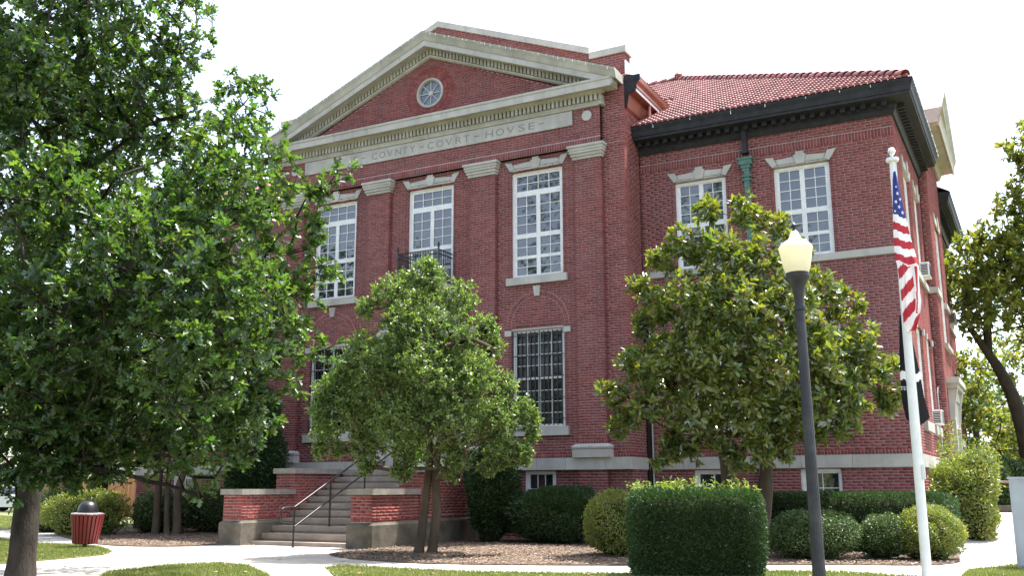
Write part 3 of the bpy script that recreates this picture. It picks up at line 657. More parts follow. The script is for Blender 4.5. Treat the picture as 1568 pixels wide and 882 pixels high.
MB().lathe([(.0,0),(.12,.02),(.10,.14),(.16,.2),(.05,.34),(0,.36)],10,tuple(hip1)).obj('finial',M['tile'],roof)
mb=MB().tube([(3.9,9,15.5),(3.9,9,17.05)],.012,6); mb.tube([(3.9,9,16.98),(4.02,9,17.0)],.01,5); mb.obj('lightning_rod',M['steel'],CHs)
#NEXT
# ------------------------------------------------------------ entrance steps, cheek walls and handrail
ST = thing('entrance_steps','concrete entrance steps between stepped brick cheek walls with stone copings','steps',(0,-5.2,0))
ST.location = (0,0,0)
for k in range(11):
    y = -5.19+.347*k; z = .10+.168*k
    MB().box(-1.585,1.585,y,y+.40 if k<10 else -.02,z-.12,z).box(-1.58,1.58,y+.02,y+.42 if k<10 else -.03,-.05,z-.121).obj('step',M['step'],ST)
pick_all = lambda u,v: 300 < u < 830 and v < 860
def cheek(x0,x1,y0,y1,zb,zt,n):
    # concrete plinth with chamfered top, brickwork above, stone coping
    e=.06; mb = MB(); A=[(x0-e,y0-e),(x1+e,y0-e),(x1+e,y1),(x0-e,y1)]; B=[(x0+.01,y0+.01),(x1-.01,y0+.01),(x1-.01,y1),(x0+.01,y1)]
    mb.prism([(x,y,-.1) for x,y in A],[(x,y,zb-.06) for x,y in A]); mb.prism([(x,y,zb-.06) for x,y in A],[(x,y,zb+.0) for x,y in B]); pl = mb.obj('plinth',M['concrete'],ST)
    MB().box(x0+.008,x1-.008,y0+.008,y1,zb-.02,zt).obj('cheek_core',M['mortar'],ST)
    bd=[(zb,zb+.085)]
    for T,L in ((Frame((0,y0,0),(1,0,0),(0,-1,0)),(x0,x1)),(Frame((x1,0,0),(0,1,0),(1,0,0)),(y0+.162,y1)),(Frame((x0,0,0),(0,-1,0),(-1,0,0)),(-y1,-y0-.162))):
        brick_wall(ST,'cheek_wall',T,(L[0],L[1],zb,zt),[],bands=bd,pick=pick_all,npick=n if T.n.x > -.5 or x0>0 and zt>1.5 else 0,m=M['brick_step'])
    ys=[y0-.07]+([y1] if y1-y0<2.2 else [(y0+y1)/2,y1])
    for a,b in zip(ys[:-1],ys[1:]): MB().box(x0-.055,x1+.055,a+.003,b-.003,zt+.0,zt+.13).obj('coping_stone',M['coping_old'],ST)
for s in (1,-1):
    a,b = sorted((s*1.59,s*2.17)); cheek(a,b,-5.5,-3.66,.58,1.175,45)
    a,b = sorted((s*1.595,s*2.2)); cheek(a,b,-3.65,-.2,.60,1.69,32)
HR = thing('handrail','black pipe handrail standing in the middle of the entrance steps','handrail',(0,0,0))
hx_=.10; P=lambda y,z:(hx_,y,z)
rt=.022
g0,g1=(-5.62,.90),(-1.75,2.72)
sl=(g1[1]-g0[1])/(g1[0]-g0[0])
m=MB(); m.tube([P(-5.62,.90),P(-1.75,2.72)],rt,10); m.obj('top_rail',M['iron'],HR,smooth=True)
m=MB(); m.tube([P(-5.62,.46),P(-1.75,2.28)],rt*.85,10); m.obj('mid_rail',M['iron'],HR,smooth=True)
m=MB(); m.tube([P(-5.62,.90),P(-5.98,.89),P(-6.04,.86),P(-6.06,.82),P(-6.06,.66),P(-6.04,.61),P(-5.98,.59),P(-5.62,.59)],rt,10); m.obj('end_loop',M['iron'],HR,smooth=True)
for y,zb in ((-5.62,-.02),(-4.35,.43),(-3.0,1.1),(-1.75,1.75)):
    m=MB(); m.tube([P(y,zb),P(y,.90+(y+5.62)*sl)],rt,10); m.lathe([(.05,0),(.05,.015),(.025,.02)],10,(hx_,y,max(zb,0.005))); m.obj('post',M['iron'],HR,smooth=True)

# ------------------------------------------------------------ ground, walks, lawns, beds
M['soil']=mat('dry_soil',(.16,.13,.09),(.10,.08,.055),2,.95,bump=.3,bscale=30)
M['lawn']=mat('lawn_turf',(.11,.14,.045),(.17,.165,.07),1.4,.9,bump=.5,bscale=60,stain=.5,sscale=2.5,stainc=(.22,.19,.09))
M['pave']=mat('pale_concrete_walk',(.50,.46,.41),(.42,.38,.33),1.5,.9,isl=.06,bump=.2,bscale=80,stain=.5,sscale=1.0,stainc=(.30,.26,.21))
M['mulch']=mat('leaf_mulch',(.105,.072,.048),(.17,.125,.09),14,.95,bump=.6,bscale=45,stain=.5,sscale=3,stainc=(.08,.045,.035))
M['chip']=mat('mulch_chip',(.145,.098,.066),(.26,.195,.145),3,.85,isl=.8,hue=.02)
M['grass']=mat('grass_blade',(.16,.21,.05),(.25,.26,.10),1.2,.6,isl=.35,hue=.025,trans=((1.1,1.2,.5),.35))
def sheet(name,pts,z,m,kind='structure',thick=0.0):
    b=MB()
    if thick: b.prism([(x,y,z-thick) for x,y in pts],[(x,y,z) for x,y in pts])
    else: b.add([(x,y,z) for x,y in pts],[tuple(range(len(pts)))])
    return b.obj(name,m,kind=kind)
def smooth_poly(p,n=3):
    for _ in range(n):
        q=[]
        for i in range(len(p)):
            a=Vector(p[i]);b=Vector(p[(i+1)%len(p)]); q+= [a*.75+b*.25, a*.25+b*.75]
        p=[tuple(v) for v in q]
    return p
sheet('ground',[(-900,-900),(900,-900),(900,900),(-900,900)],0,M['lawn'])
M['asphalt']=mat('asphalt_street',(.055,.055,.056),(.075,.074,.073),6,.9,bump=.3,bscale=90)
sheet('street',[(-300,-44),(300,-44),(300,-28),(-300,-28)],.02,M['asphalt']); sheet('pavement',[(-300,-28),(300,-28),(300,-25.6),(-300,-25.6)],.14,M['pave'],thick=.16)
walkp=[(-16.5,-6.5),(-9,-9),(-3,-20),(-1,-26),(26,-26),(26,-9),(20,-3),(15.6,-2),(15.6,.5),(13.2,.5),(6,-.5),(-9,-.5),(-16.5,.5)]
cw=sheet('concrete_walk',walkp,.004,M['soil'])
for i in range(-12,22):
    for j in range(-17,1):
        x,y=i*1.22+.3*(j%2)*0,j*1.22; q=px((x+.6,y+.6,0))
        if q[2]<8 or not(-200<q[0]<1760) or q[1]>960: continue
        a_=[random.uniform(.010,.016) for _ in range(4)]; mb=MB().prism([(x+.006,y+.006,0),(x+1.214,y+.006,0),(x+1.214,y+1.214,0),(x+.006,y+1.214,0)],[(x+.006,y+.006,a_[0]),(x+1.214,y+.006,a_[1]),(x+1.214,y+1.214,a_[2]),(x+.006,y+1.214,a_[3])])
        mb.obj('paving_slab',M['pave'],cw)
islands=[[(-12.21,-5.39),(-9.19,-6.29),(-6.28,-7.3),(-5.16,-7.2),(-3.96,-7.5),(-2.2,-8.6),(-1.62,-9.3),(-1.41,-10.35),(-1.34,-11.74),(-1.15,-12.59),(-1.1,-20),(-16,-20),(-18,-7)],
 [(2.74,-13.03),(1.95,-12.19),(1.73,-10.71),(2.23,-9.99),(3.05,-10.22),(4.55,-11.41),(6.1,-12.9),(9,-15.6),(9,-19),(2.9,-19)],
 [(4.56,-10.07),(4.5,-9.5),(5.02,-9.5),(6.15,-9.65),(7.09,-9.62),(8.38,-9.26),(9.4,-8.9),(10.8,-7.6),(12.3,-7.1),(13.6,-7.6),(13.6,-12),(13,-17),(10,-16),(6.95,-12.47)],
 [(13.94,-5.9),(14.7,-4.18),(15.01,-3.71),(20,-3.5),(22,-7),(22,-16),(14.2,-16),(13.94,-7.45)]]
for i,p in enumerate(islands): sheet('lawn',smooth_poly(p,2),.035,M['lawn'],thick=.06)
beds=[[(2.2,-5.6),(2.1,-6.6),(2.4,-7.3),(3.42,-8.0),(5.33,-8.46),(7.11,-7.91),(8.71,-7.2),(10.5,-6.2),(12,-5.45),(13.3,-5.0),(13.7,-4.1),(13.6,-2.5),(13.35,1),(12.7,1.2),(6.1,1.2),(6.1,.1),(1.6,.1),(1.62,-5.3)],
 [(-2.25,-5.5),(-2.25,-6.15),(-2.7,-6.75),(-3.6,-7.0),(-4.6,-6.85),(-6.4,-6.0),(-9,-4.6),(-12,-2.6),(-14,-.6),(-14,1.2),(-2.2,.2)]]
for p in beds: sheet('mulch_bed',smooth_poly(p,1),.03,M['mulch'],thick=.06)
sheet('ramp_walk',[(12.75,-.6),(15.4,-.6),(15.4,6.5),(12.75,6.5)],.02,M['pave'])
rp=MB().prism([(13.3,-1.2,.014),(15.9,-1.2,.014),(15.9,6.5,.64),(13.3,6.5,.64)],[(13.3,-1.2,-.1),(15.9,-1.2,-.1),(15.9,6.5,-.1),(13.3,6.5,-.1)]).obj('ramp',M['pave'],kind='structure')
sheet('terrace',[(13.0,6.5),(60,6.5),(60,120),(-12.6,120),(-12.6,17.2),(13.0,17.2)],.6,M['lawn'],thick=.7)
MB().box(13.2,20,6.51,6.7,-.1,.82).obj('retaining_wall',M['concrete'],label='low concrete kerb wall across the top of the right hand walk',cat='wall')
def inside(p,poly):
    x,y=p[...,0],p[...,1]; r=np.zeros(x.shape,bool); n=len(poly)
    for i in range(n):
        (x1,y1),(x2,y2)=poly[i],poly[(i+1)%n]
        c=((y1>y)!=(y2>y)) & (x < (x2-x1)*(y-y1)/((y2-y1) if y2!=y1 else 1e-9)+x1); r^=c
    return r
def pts_in(poly,n,mask=None):
    a=np.array(poly); lo,hi=a.min(0),a.max(0); p=rng.uniform(lo,hi,(n,2)); p=p[inside(p,poly)]
    # keep what the photograph can see
    d=np.c_[p,np.zeros(len(p))]-np.array(CAM); z=d@np.array(CF); u=784+FPX*(d@np.array(CR))/z
    return p[(z>6)&(u>-250)&(u<1820)]
def blades(name,polys,dens,h,m,w=.006,z=.035):
    P=[]
    for p in polys:
        a=np.array(p); area=np.prod(a.max(0)-a.min(0)); P.append(pts_in(p,int(area*dens)))
    P=np.concatenate(P); n=len(P); a=rng.uniform(0,2*PI,n); hh=h*rng.uniform(.4,1.2,n); lean=rng.uniform(.1,.7,n)*hh; la=rng.uniform(0,2*PI,n)
    V=np.zeros((n,3,3)); wx=np.cos(a)*w; wy=np.sin(a)*w
    V[:,0,0]=P[:,0]-wx;V[:,0,1]=P[:,1]-wy;V[:,1,0]=P[:,0]+wx;V[:,1,1]=P[:,1]+wy;V[:,:2,2]=z-.005
    V[:,2,0]=P[:,0]+np.cos(la)*lean;V[:,2,1]=P[:,1]+np.sin(la)*lean;V[:,2,2]=z+hh*.9
    F=np.arange(n*3).reshape(n,3)
    o=link(name,np_mesh(name,V.reshape(-1,3),F,m),kind='stuff'); return n
print('grass',blades('grass',islands,1500,.055,M['grass'],w=.008))
back=[(-40,-4),(-13,-1.6),(-14,3),(-40,12)]
print('grass2',blades('grass',[back],260,.06,M['grass'],w=.012,z=.0))
def chips(name,polys,dens,size,m,z=.032):
    P=np.concatenate([pts_in(p,int(np.prod(np.array(p).max(0)-np.array(p).min(0))*dens)) for p in polys]); n=len(P)
    a=rng.uniform(0,2*PI,n); L=size*rng.uniform(.5,1.5,n); Wd=L*rng.uniform(.25,.6,n); t1=rng.normal(0,.35,(n,1)); t2=rng.normal(0,.35,(n,1))
    ux=np.c_[np.cos(a),np.sin(a)]; vx=np.c_[-np.sin(a),np.cos(a)]; V=np.zeros((n,4,3)); zz=z+rng.uniform(0,.02,n)
    for k,(s,q) in enumerate(((-1,-1),(1,-1),(1,1),(-1,1))):
        V[:,k,:2]=P+ux*(L*s/2)[:,None]+vx*(Wd*q/2)[:,None]; V[:,k,2]=zz+np.abs(t1[:,0]*s*L/2+t2[:,0]*q*Wd/2)
    link(name,np_mesh(name,V.reshape(-1,3),np.arange(n*4).reshape(n,4),m),kind='stuff'); return n
print('chips',chips('mulch_chips',beds,560,.042,M['chip']))
M['dryleaf']=mat('dry_fallen_leaf',(.34,.22,.12),(.20,.11,.06),3,.8,isl=.4,hue=.03)
chips('fallen_leaves',[[(-2,-12),(5,-12),(9,-7),(2,-5.3),(-2,-5.3)],islands[0],islands[2]],4,.07,M['dryleaf'],z=.037)

# ------------------------------------------------------------ plants
def leafmat(name,c1,c2,tr,f=.4,rough=.35,spec=.5,isl=.3,hue=.02): return mat(name,c1,c2,2.2,rough,spec=spec,isl=isl,hue=hue,trans=(tr,f),detail=2)
M['oak_leaf']=leafmat('oak_leaf',(.037,.078,.026),(.054,.10,.030),(2.9,2.8,.7),.37,.33,.75,isl=.4,hue=.025)
M['holly_leaf']=leafmat('holly_leaf',(.115,.185,.055),(.15,.21,.065),(2.0,2.1,.7),.38,.33,.85)
M['magnolia_leaf']=leafmat('magnolia_leaf',(.085,.132,.034),(.145,.17,.042),(2.5,2.3,.5),.31,.32,1.0,hue=.03,isl=.4)
M['yew_leaf']=leafmat('yew_leaf',(.030,.062,.020),(.042,.08,.027),(1.6,1.9,.8),.22,.5,.35)
M['bush_leaf']=leafmat('bush_leaf',(.14,.19,.045),(.22,.23,.065),(1.7,1.7,.5),.36,.35,.5)
M['dark_leaf']=leafmat('dark_shrub_leaf',(.05,.085,.024),(.07,.11,.032),(1.6,1.9,.6),.25,.35,.5)
M['far_leaf']=leafmat('far_tree_leaf',(.10,.145,.04),(.15,.165,.045),(2.2,2.0,.6),.45,.4,.4,hue=.03)
M['new_leaf']=leafmat('new_shoot_leaf',(.14,.22,.04),(.18,.25,.05),(1.9,1.8,.5),.4,.4,.4)
M['bark_oak']=mat('grey_oak_bark',(.036,.030,.025),(.065,.056,.047),7,.95,bump=.9,bscale=22,stretch=(1,1,.35),spec=.15)
M['bark_pale']=mat('pale_smooth_bark',(.115,.085,.06),(.07,.052,.038),4,.9,bump=.4,bscale=18,stretch=(1,1,.5),stain=.4,sscale=3,stainc=(.06,.06,.04),spec=.15)
M['bark_dark']=mat('dark_bark',(.035,.028,.024),(.06,.05,.042),6,.95,bump=.8,bscale=14,stretch=(1,1,.3),spec=.15)
def leaf_oak():
    h=[(0,0),(.21,.17),(.06,.31),(.32,.50),(.07,.60),(.20,.80),(0,1)]
    V=[(x,y,abs(x)*.35-.14*y*y) for x,y in h]+[(-x,y,abs(x)*.35-.14*y*y) for x,y in h[1:-1]]
    r=list(range(7)); l=[0]+[6]+list(range(11,6,-1)); return V,[np.array([r]),np.array([l])]
def leaf_oval(w=.19,curl=.2,fold=.3):
    h=[(0,0),(w*.75,.28),(w,.55),(w*.6,.82),(0,1)]
    V=[(x,y,abs(x)*fold-curl*y*y) for x,y in h]+[(-x,y,abs(x)*fold-curl*y*y) for x,y in h[1:-1]]
    return V,[np.array([[0,1,2,3,4]]),np.array([[0,4,7,6,5]])]
def leaf_diamond(w=.22): return [(0,0,0),(w,.5,.04),(0,1,-.08),(-w,.5,.04)],[np.array([[0,1,2,3]])]
def orient(dirs,normals):
    y=dirs/np.linalg.norm(dirs,axis=1,keepdims=True); z=normals-(normals*y).sum(1,keepdims=True)*y; z/=np.linalg.norm(z,axis=1,keepdims=True)+1e-9
    return np.stack([np.cross(y,z),y,z],2)
def unitv(n): 
    v=rng.normal(size=(n,3)); return v/np.linalg.norm(v,axis=1,keepdims=True)
def leaves_mesh(name,leaf,P,R,S,m):
    V,F=leaf; V=np.array(V); n=len(P); k=len(V)
    W=np.einsum('nij,kj->nki',R,V)*S[:,None,None]+P[:,None,:]
    return np_mesh(name,W.reshape(-1,3),[(np.arange(n)[:,None,None]*k+f[None]).reshape(-1,f.shape[1]) for f in F],m)
def put_leaves(parent,base,leaf,P,R,S,m,nparts=0,name='leaf',fname='foliage'):
    """P in world; the nparts leaves nearest the camera and in frame become parts"""
    base=np.array(base); keep=np.ones(len(P),bool)
    if nparts:
        d=P-np.array(CAM); z=d@np.array(CF); u=784+FPX*(d@np.array(CR))/z; v=441-FPX*(d@np.array(CU))/z
        ok=(u>5)&(u<1563)&(v>5)&(v<877); fc=np.abs(np.einsum('ni,ni->n',R[:,:,2],d/np.linalg.norm(d,axis=1,keepdims=True)))
        score=np.where(ok,S/z*(.35+fc),-1); ids=np.argsort(-score)[:nparts]; keep[ids]=False
        me=np_mesh(name,leaf[0],leaf[1],m)
        for i in ids:
            o=link(name,me,parent,loc=P[i]-base); o.rotation_euler=Matrix(R[i].tolist()).to_euler(); o.scale=(S[i],)*3
    link(fname,leaves_mesh(fname,leaf,P[keep]-base,R[keep],S[keep],m),parent,kind='stuff')
def tree(name,label,cat,base,trunks,clumps,leaf,lsize,nleaf,dens,lm,bm,nparts=0,group=None,spread=.9,up=.35,twig=.005,seed=1,lift=.12,cluster_r=.0,shell=.45,expo=2.3):
    """trunks: list of [(x,y,z,r),...] world; clumps: (centre, r or (rx,ry,rz), weight)"""
    g=np.random.default_rng(seed); base=Vector(base); t=thing(name,label,cat,base,group=group)
    nodes=[];par=[];minr=[];limb=[]
    for tr in trunks:
        pl=[np.array(p[:3]) for p in tr]; first=True
        for a,b,ra,rb in zip(pl[:-1],pl[1:],[p[3] for p in tr[:-1]],[p[3] for p in tr[1:]]):
            k=max(1,int(np.linalg.norm(b-a)/.25))
            for i in range(k+ (1 if b is pl[-1] else 0)):
                nodes.append(a+(b-a)*i/k); par.append(-1 if first else len(nodes)-2); minr.append(ra+(rb-ra)*i/k); limb.append(-1); first=False
        mb=MB(); pts=[];rr=[]
        for p in tr: pts.append(Vector(p[:3])-base); rr.append(p[3])
        # resample smoothly for an uneven trunk
        q=[];qr=[]
        for i in range(len(pts)-1):
            for s in range(4):
                f=s/4; a=pts[max(i-1,0)];b=pts[i];c=pts[i+1];d=pts[min(i+2,len(pts)-1)]
                q.append(.5*((2*b)+(c-a)*f+(2*a-5*b+4*c-d)*f*f+(3*b-a-3*c+d)*f**3)); qr.append((rr[i]+(rr[i+1]-rr[i])*f)*g.uniform(.96,1.05))
        q.append(pts[-1]);qr.append(rr[-1]); mb.tube(q,qr,12); mb.obj('trunk',bm,t,smooth=True)
    ntr=len(nodes); N=np.zeros((150000,3)); N[:ntr]=nodes; cnt=ntr; LB_=np.full(150000,-1); nl=0
    def attach(target,steps_len,sub,lo=0):
        nonlocal cnt
        d=N[:cnt]-target; dist=np.sqrt((d**2).sum(1))+np.maximum(0,d[:,2])*1.2
        if sub is not None: dist=np.where(LB_[:cnt]==sub,dist,1e9)
        i=int(dist.argmin()); L=np.linalg.norm(N[i]-target); k=max(1,int(L/steps_len)); c=(N[i]+target)/2+np.array([0,0,lift*L])+g.normal(0,.05*L,3); p0=N[i].copy(); last=i
        for s in range(1,k+1):
            f=s/k; N[cnt]=(1-f)**2*p0+2*f*(1-f)*c+f*f*target; par.append(last); LB_[cnt]=LB_[last]; last=cnt; cnt+=1
        return i,last
    cl=[(np.array(c),np.array(r if hasattr(r,'__len__') else (r,r,r),float),w) for c,r,w in clumps]
    tn=N[:ntr].copy(); cl.sort(key=lambda c:np.sqrt(((tn-c[0])**2).sum(1)).min())
    tips=[];tdir=[]
    for ci,(c,r,w) in enumerate(cl):
        st=cnt; i,l=attach(c,.4,None)
        if LB_[i]<0: LB_[st:cnt]=nl; nl+=1
        nc=max(3,int(dens*w*(r[0]*r[1]+r[1]*r[2]+r[0]*r[2])/3*10))
        v=g.normal(size=(nc,3)); v/=np.linalg.norm(v,axis=1,keepdims=True); rad_=g.uniform(shell**2,1,nc)**.5
        tp=c+v*rad_[:,None]*r
        for p in tp:
            i,l=attach(p,.3,None); 
            if LB_[i]<0: LB_[cnt-max(1,cnt-i):cnt]=max(nl-1,0)
            a=N[l]-N[par[l]]; a=a/(np.linalg.norm(a)+1e-9); o=(p-c); o=o/(np.linalg.norm(o)+1e-9); tips.append(p); tdir.append(a*.6+o*.4+np.array([0,0,.15]))
    n=cnt; pr=np.array(par); R=np.zeros(n); ch=np.zeros(n)
    acc=np.zeros(n)
    for i in range(n-1,ntr-1,-1):
        if acc[i]==0: acc[i]=twig**expo
        acc[pr[i]]+=acc[i]
    R=acc**(1/expo); R[:ntr]=np.maximum(0,minr)
    e=np.arange(ntr,n); pa=pr[e]; bp_=np.array(base)
    root=np.arange(n)
    for q in range(ntr,n):
        if pr[q]>=ntr: root[q]=root[pr[q]]
    ids_,cn=np.unique(root[e],return_counts=True); order_=ids_[np.argsort(-cn)]; big=list(order_[:14])
    groups=[('limb',e[root[e]==b_],None) for b_ in big]+[('twigs',e[~np.isin(root[e],big)],'stuff')]
    for nm_,ee,kd_ in groups:
        if not len(ee): continue
        A=N[pr[ee]];B=N[ee];ra=np.minimum(R[pr[ee]],R[ee]*1.35+.002);rb=R[ee]; d=B-A; d/=np.linalg.norm(d,axis=1,keepdims=True)+1e-9
        x=np.cross(d,np.array([.31,.52,.8])); x/=np.linalg.norm(x,axis=1,keepdims=True)+1e-9; y=np.cross(d,x); k=4
        slot=np.full(n,-1); slot[ee]=np.arange(len(ee)); V=np.zeros((len(ee),2*k,3)); F=[]
        for j in range(k):
            o=x*math.cos(2*PI*j/k)+y*math.sin(2*PI*j/k); V[:,j]=A+o*ra[:,None]; V[:,k+j]=B+o*rb[:,None]
        # children start on their parent's end ring, so a limb is one connected surface
        idx=np.arange(len(ee)*2*k).reshape(len(ee),2*k); sp=slot[pr[ee]]; has=sp>=0
        idx[has,:k]=sp[has][:,None]*2*k+k+np.arange(k)[None]
        F=np.stack([np.stack([idx[:,j],idx[:,(j+1)%k],idx[:,k+(j+1)%k],idx[:,k+j]],1) for j in range(k)],1).reshape(-1,4)
        used,inv=np.unique(F,return_inverse=True)
        link(nm_,np_mesh(nm_,(V-bp_).reshape(-1,3)[used],inv.reshape(-1,4),bm,smooth=True),t,kind=kd_)
    tips=np.array(tips);tdir=np.array(tdir); P=np.repeat(tips,nleaf,0); D=np.repeat(tdir,nleaf,0); D=D/np.linalg.norm(D,axis=1,keepdims=True)
    U=unitv(len(P)); back=rng.uniform(0,1,len(P))*cluster_r
    dirs=D*(1-spread*.5)+U*spread; P=P-D*back[:,None]; nor=np.tile([0,0,1.],(len(P),1))*up*2+unitv(len(P))*(1-up)
    put_leaves(t,base,leaf,P,orient(dirs,nor),lsize*rng.uniform(.65,1.25,len(P)),lm,nparts)
    print(name,'nodes',n,'leaves',len(P)); return t
def noise_dir(v,seed,f=2.2,n=7):
    g=np.random.default_rng(seed); k=g.normal(size=(n,3))*f; ph=g.uniform(0,6.28,n); return sum(np.sin(v@k[i]+ph[i]) for i in range(n))/n
def bush(name,label,base,r,h,n,leaf,size,m,shape='ball',group=None,cat='bush',rough=.14,out=.5,seed=1,z0=.05,rz=0,core=True,fname='foliage',freq=2.2,depth=.25,stem_m=None):
    """clipped or loose shrub: leaves through the outer shell of a lumpy solid, twigs inside"""
    t=thing(name,label,cat,base,group=group); e=2.1 if shape=='ball' else (9 if shape=='box' else 2.9)
    hh=(h-z0)/2; c=np.array([0,0,z0+hh]); R=np.array([r[0],r[1],hh])
    def surf(v,k=1.0):
        q=np.abs(v/1.0); s=(q**e).sum(1)**(-1/e); k_=1.0 if shape=='box' else 1.7; s=s*(1+k_*rough*noise_dir(v,seed,freq)+k_*rough*.6*noise_dir(v,seed+5,freq*3)); return v*s[:,None]*R*k
    # even sampling over the solid's surface
    if shape=='box':
        A=np.array([R[1]*R[2],R[0]*R[2],R[0]*R[1]]); ax=rng.choice(3,n,p=A/A.sum()); v=rng.uniform(-1,1,(n,3)); v[np.arange(n),ax]=np.sign(rng.uniform(-1,1,n)); v=v/np.linalg.norm(v,axis=1,keepdims=True)
    else: v=unitv(n); 
    P=surf(v)*(1-depth*rng.uniform(0,1,n)**2+(0 if shape=='box' else .13)*rng.uniform(0,1,n)**5*(.5+noise_dir(v,seed+9,6.)))[:,None]
    P=P[P[:,2]>-hh*.98]; n=len(P)
    nrm=P/R/R*max(R) if shape!='box' else np.sign(P)*np.abs(P/R)**(e-1)/R
    nrm/=np.linalg.norm(nrm,axis=1,keepdims=True)+1e-9
    dirs=nrm*out+unitv(n)*.8+np.array([0,0,.25]); no=nrm*.5+unitv(n)*.7+np.array([0,0,.4])
    a=math.cos(rz),math.sin(rz); Rz=np.array([[a[0],-a[1],0],[a[1],a[0],0],[0,0,1]])
    W=(P+c)@Rz.T+np.array(base); Rm=Rz@orient(dirs,no)
    put_leaves(t,base,leaf,W,Rm,size*rng.uniform(.6,1.3,n),m,0,fname=fname)
    # branch framework
    mb=MB()
    for i in range(26):
        q=surf(unitv(1))[0]*.82+c; b=Vector((q[0]*.15,q[1]*.15,0)); q=Vector(q); mid=(b+q)/2+Vector((0,0,.1*h)); mb.tube([b,mid,q],[.022,.014,.005],5,cap=False)
    mb.obj('stems',stem_m or M['bark_dark'],t)
    if core:  # dark solid added against see-through; its colour holds the interior shade
        n1,n2=14,9; V=[];
        for j in range(n2+1):
            ph=PI*j/n2
            for i in range(n1):
                th=2*PI*i/n1; V.append((math.sin(ph)*math.cos(th),math.sin(ph)*math.sin(th),math.cos(ph)))
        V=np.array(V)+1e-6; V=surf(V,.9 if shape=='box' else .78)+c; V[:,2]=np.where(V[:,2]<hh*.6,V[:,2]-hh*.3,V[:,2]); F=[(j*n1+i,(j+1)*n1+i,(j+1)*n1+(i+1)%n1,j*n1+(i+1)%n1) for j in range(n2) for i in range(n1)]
        link('inner_shade_core',np_mesh('inner_shade_core',V@Rz.T,np.array(F),M['inner'],smooth=True),t)
    return t
M['inner']=mat('shaded_core_fill',(.022,.03,.012),(.035,.038,.018),18,.95,bump=1.0,bscale=30,spec=.05)
#TREES
OAKL=leaf_oak(); OVAL=leaf_oval(.19,.18,.3); MAGL=leaf_oval(.2,.12,.35); DIA=leaf_diamond(.24); FOLD=([(0,0,0),(.23,.48,.05),(0,1,-.10),(-.23,.48,.05)],[np.array([[0,1,2]]),np.array([[0,2,3]])]); NEEDLE=leaf_diamond(.12)
g=np.random.default_rng(5)
# big oak on the left
def C(u,v,d,r,w=1.0): return (tuple(at(u,v,d)),r,w)
oak=[]
edge=[(255,15,14.4,.85),(285,70,14.6,.42),(250,110,14.2,.6),(215,165,13.9,.7),(270,205,14.6,.4),
 (372,160,14.7,.52),(395,135,14.9,.28),(405,215,14.6,.35),(340,250,14.5,.65),(395,290,14.6,.5),(330,330,14.2,.7),
 (470,300,14.6,.42),(518,262,14.7,.26),(495,345,14.6,.34),(440,385,14.5,.6),(490,415,14.6,.36),(395,440,14.4,.75),(452,470,14.6,.42),(425,520,14.7,.5),(500,535,14.4,.3),(455,585,14.8,.26),
 (380,575,14.6,.6),(330,520,14.2,.7),(400,640,14.9,.38),(350,655,14.6,.42),(290,640,14.4,.6),(250,690,14.2,.42),(300,690,14.6,.3),(200,640,13.8,.7),(180,700,13.6,.35),(120,690,13.4,.5),(120,650,13.2,.6),(50,690,12.8,.5),(20,715,12.7,.4),(90,730,13.2,.22),(25,745,12.9,.28),(105,718,13.3,.32),(160,722,13.5,.26),(225,712,14,.26),(330,690,14.4,.25),(60,725,12.9,.3)]
for e_ in edge: oak.append(C(*e_))
k=0
while k<340:
    u=g.uniform(-620,400); v=g.uniform(-640,690); d=g.uniform(11.6,17.6)
    if (u>190 and -120<v<180) or (u>300 and v<260) or (u>330 and v>600) or (v>600 and d>15.5): continue
    if 90<u<300 and 40<v<60: continue
    oak.append(C(u,v,d,g.uniform(.6,1.05),.28 if (u<-70 or v<-70) else 1.0)); k+=1
OB=at(30,889,14.5); ox,oy=OB.x,OB.y
tree('oak_tree','large oak with grey trunk and lobed leaves at the left of the lawn','tree',(ox,oy,0),
 [[(ox,oy,-.1,.235),(ox+.01,oy,.35,.20),(ox-.02,oy+.03,1.4,.178),(ox+.05,oy+.05,2.6,.165),(ox+.02,oy+.1,4.2,.14),(ox+.12,oy+.1,6.5,.105),(ox+.05,oy+.2,9,.07),(ox+.1,oy+.2,11.5,.03)]],
 oak,OAKL,.146,9,10.0,M['oak_leaf'],M['bark_oak'],300,seed=3,spread=.85,cluster_r=.10,up=.3)
# holly before the portico
hol=[]
hb=(3.93,-6.13); HD=19.8
for e_ in [(655,425,19.8,.42),(600,450,19.7,.45),(705,455,19.8,.42),(560,470,19.6,.26),(620,500,19.3,.6),(690,510,19.4,.6),(745,500,19.9,.32),(755,530,19.8,.3),(555,530,19.6,.4),(580,560,19.2,.6),(650,570,18.9,.7),(720,570,19.2,.6),(770,590,19.8,.36),(520,590,19.7,.4),(545,620,19.4,.5),(610,640,18.9,.65),(690,640,18.9,.65),(760,640,19.4,.5),(800,625,19.8,.3),(500,660,19.8,.38),(560,680,19.4,.42),(630,690,19.2,.45),(700,690,19.2,.42),(770,685,19.6,.42),(815,665,19.8,.22),(800,700,19.7,.26),(520,690,19.7,.2),(640,470,20.4,.6),(600,560,20.6,.8),(700,570,20.7,.8),(650,640,20.8,.8),(570,640,20.5,.6),(740,640,20.6,.6),(560,712,19.6,.26),(615,718,19.3,.28),(690,722,19.3,.28),(750,714,19.6,.28),(800,690,19.5,.26),(490,690,19.8,.22),(815,645,19.8,.24),(655,402,19.8,.22),(500,600,19.7,.35),(490,632,19.6,.3),(530,560,19.6,.32),(620,425,19.9,.25)]: hol.append(C(*e_))
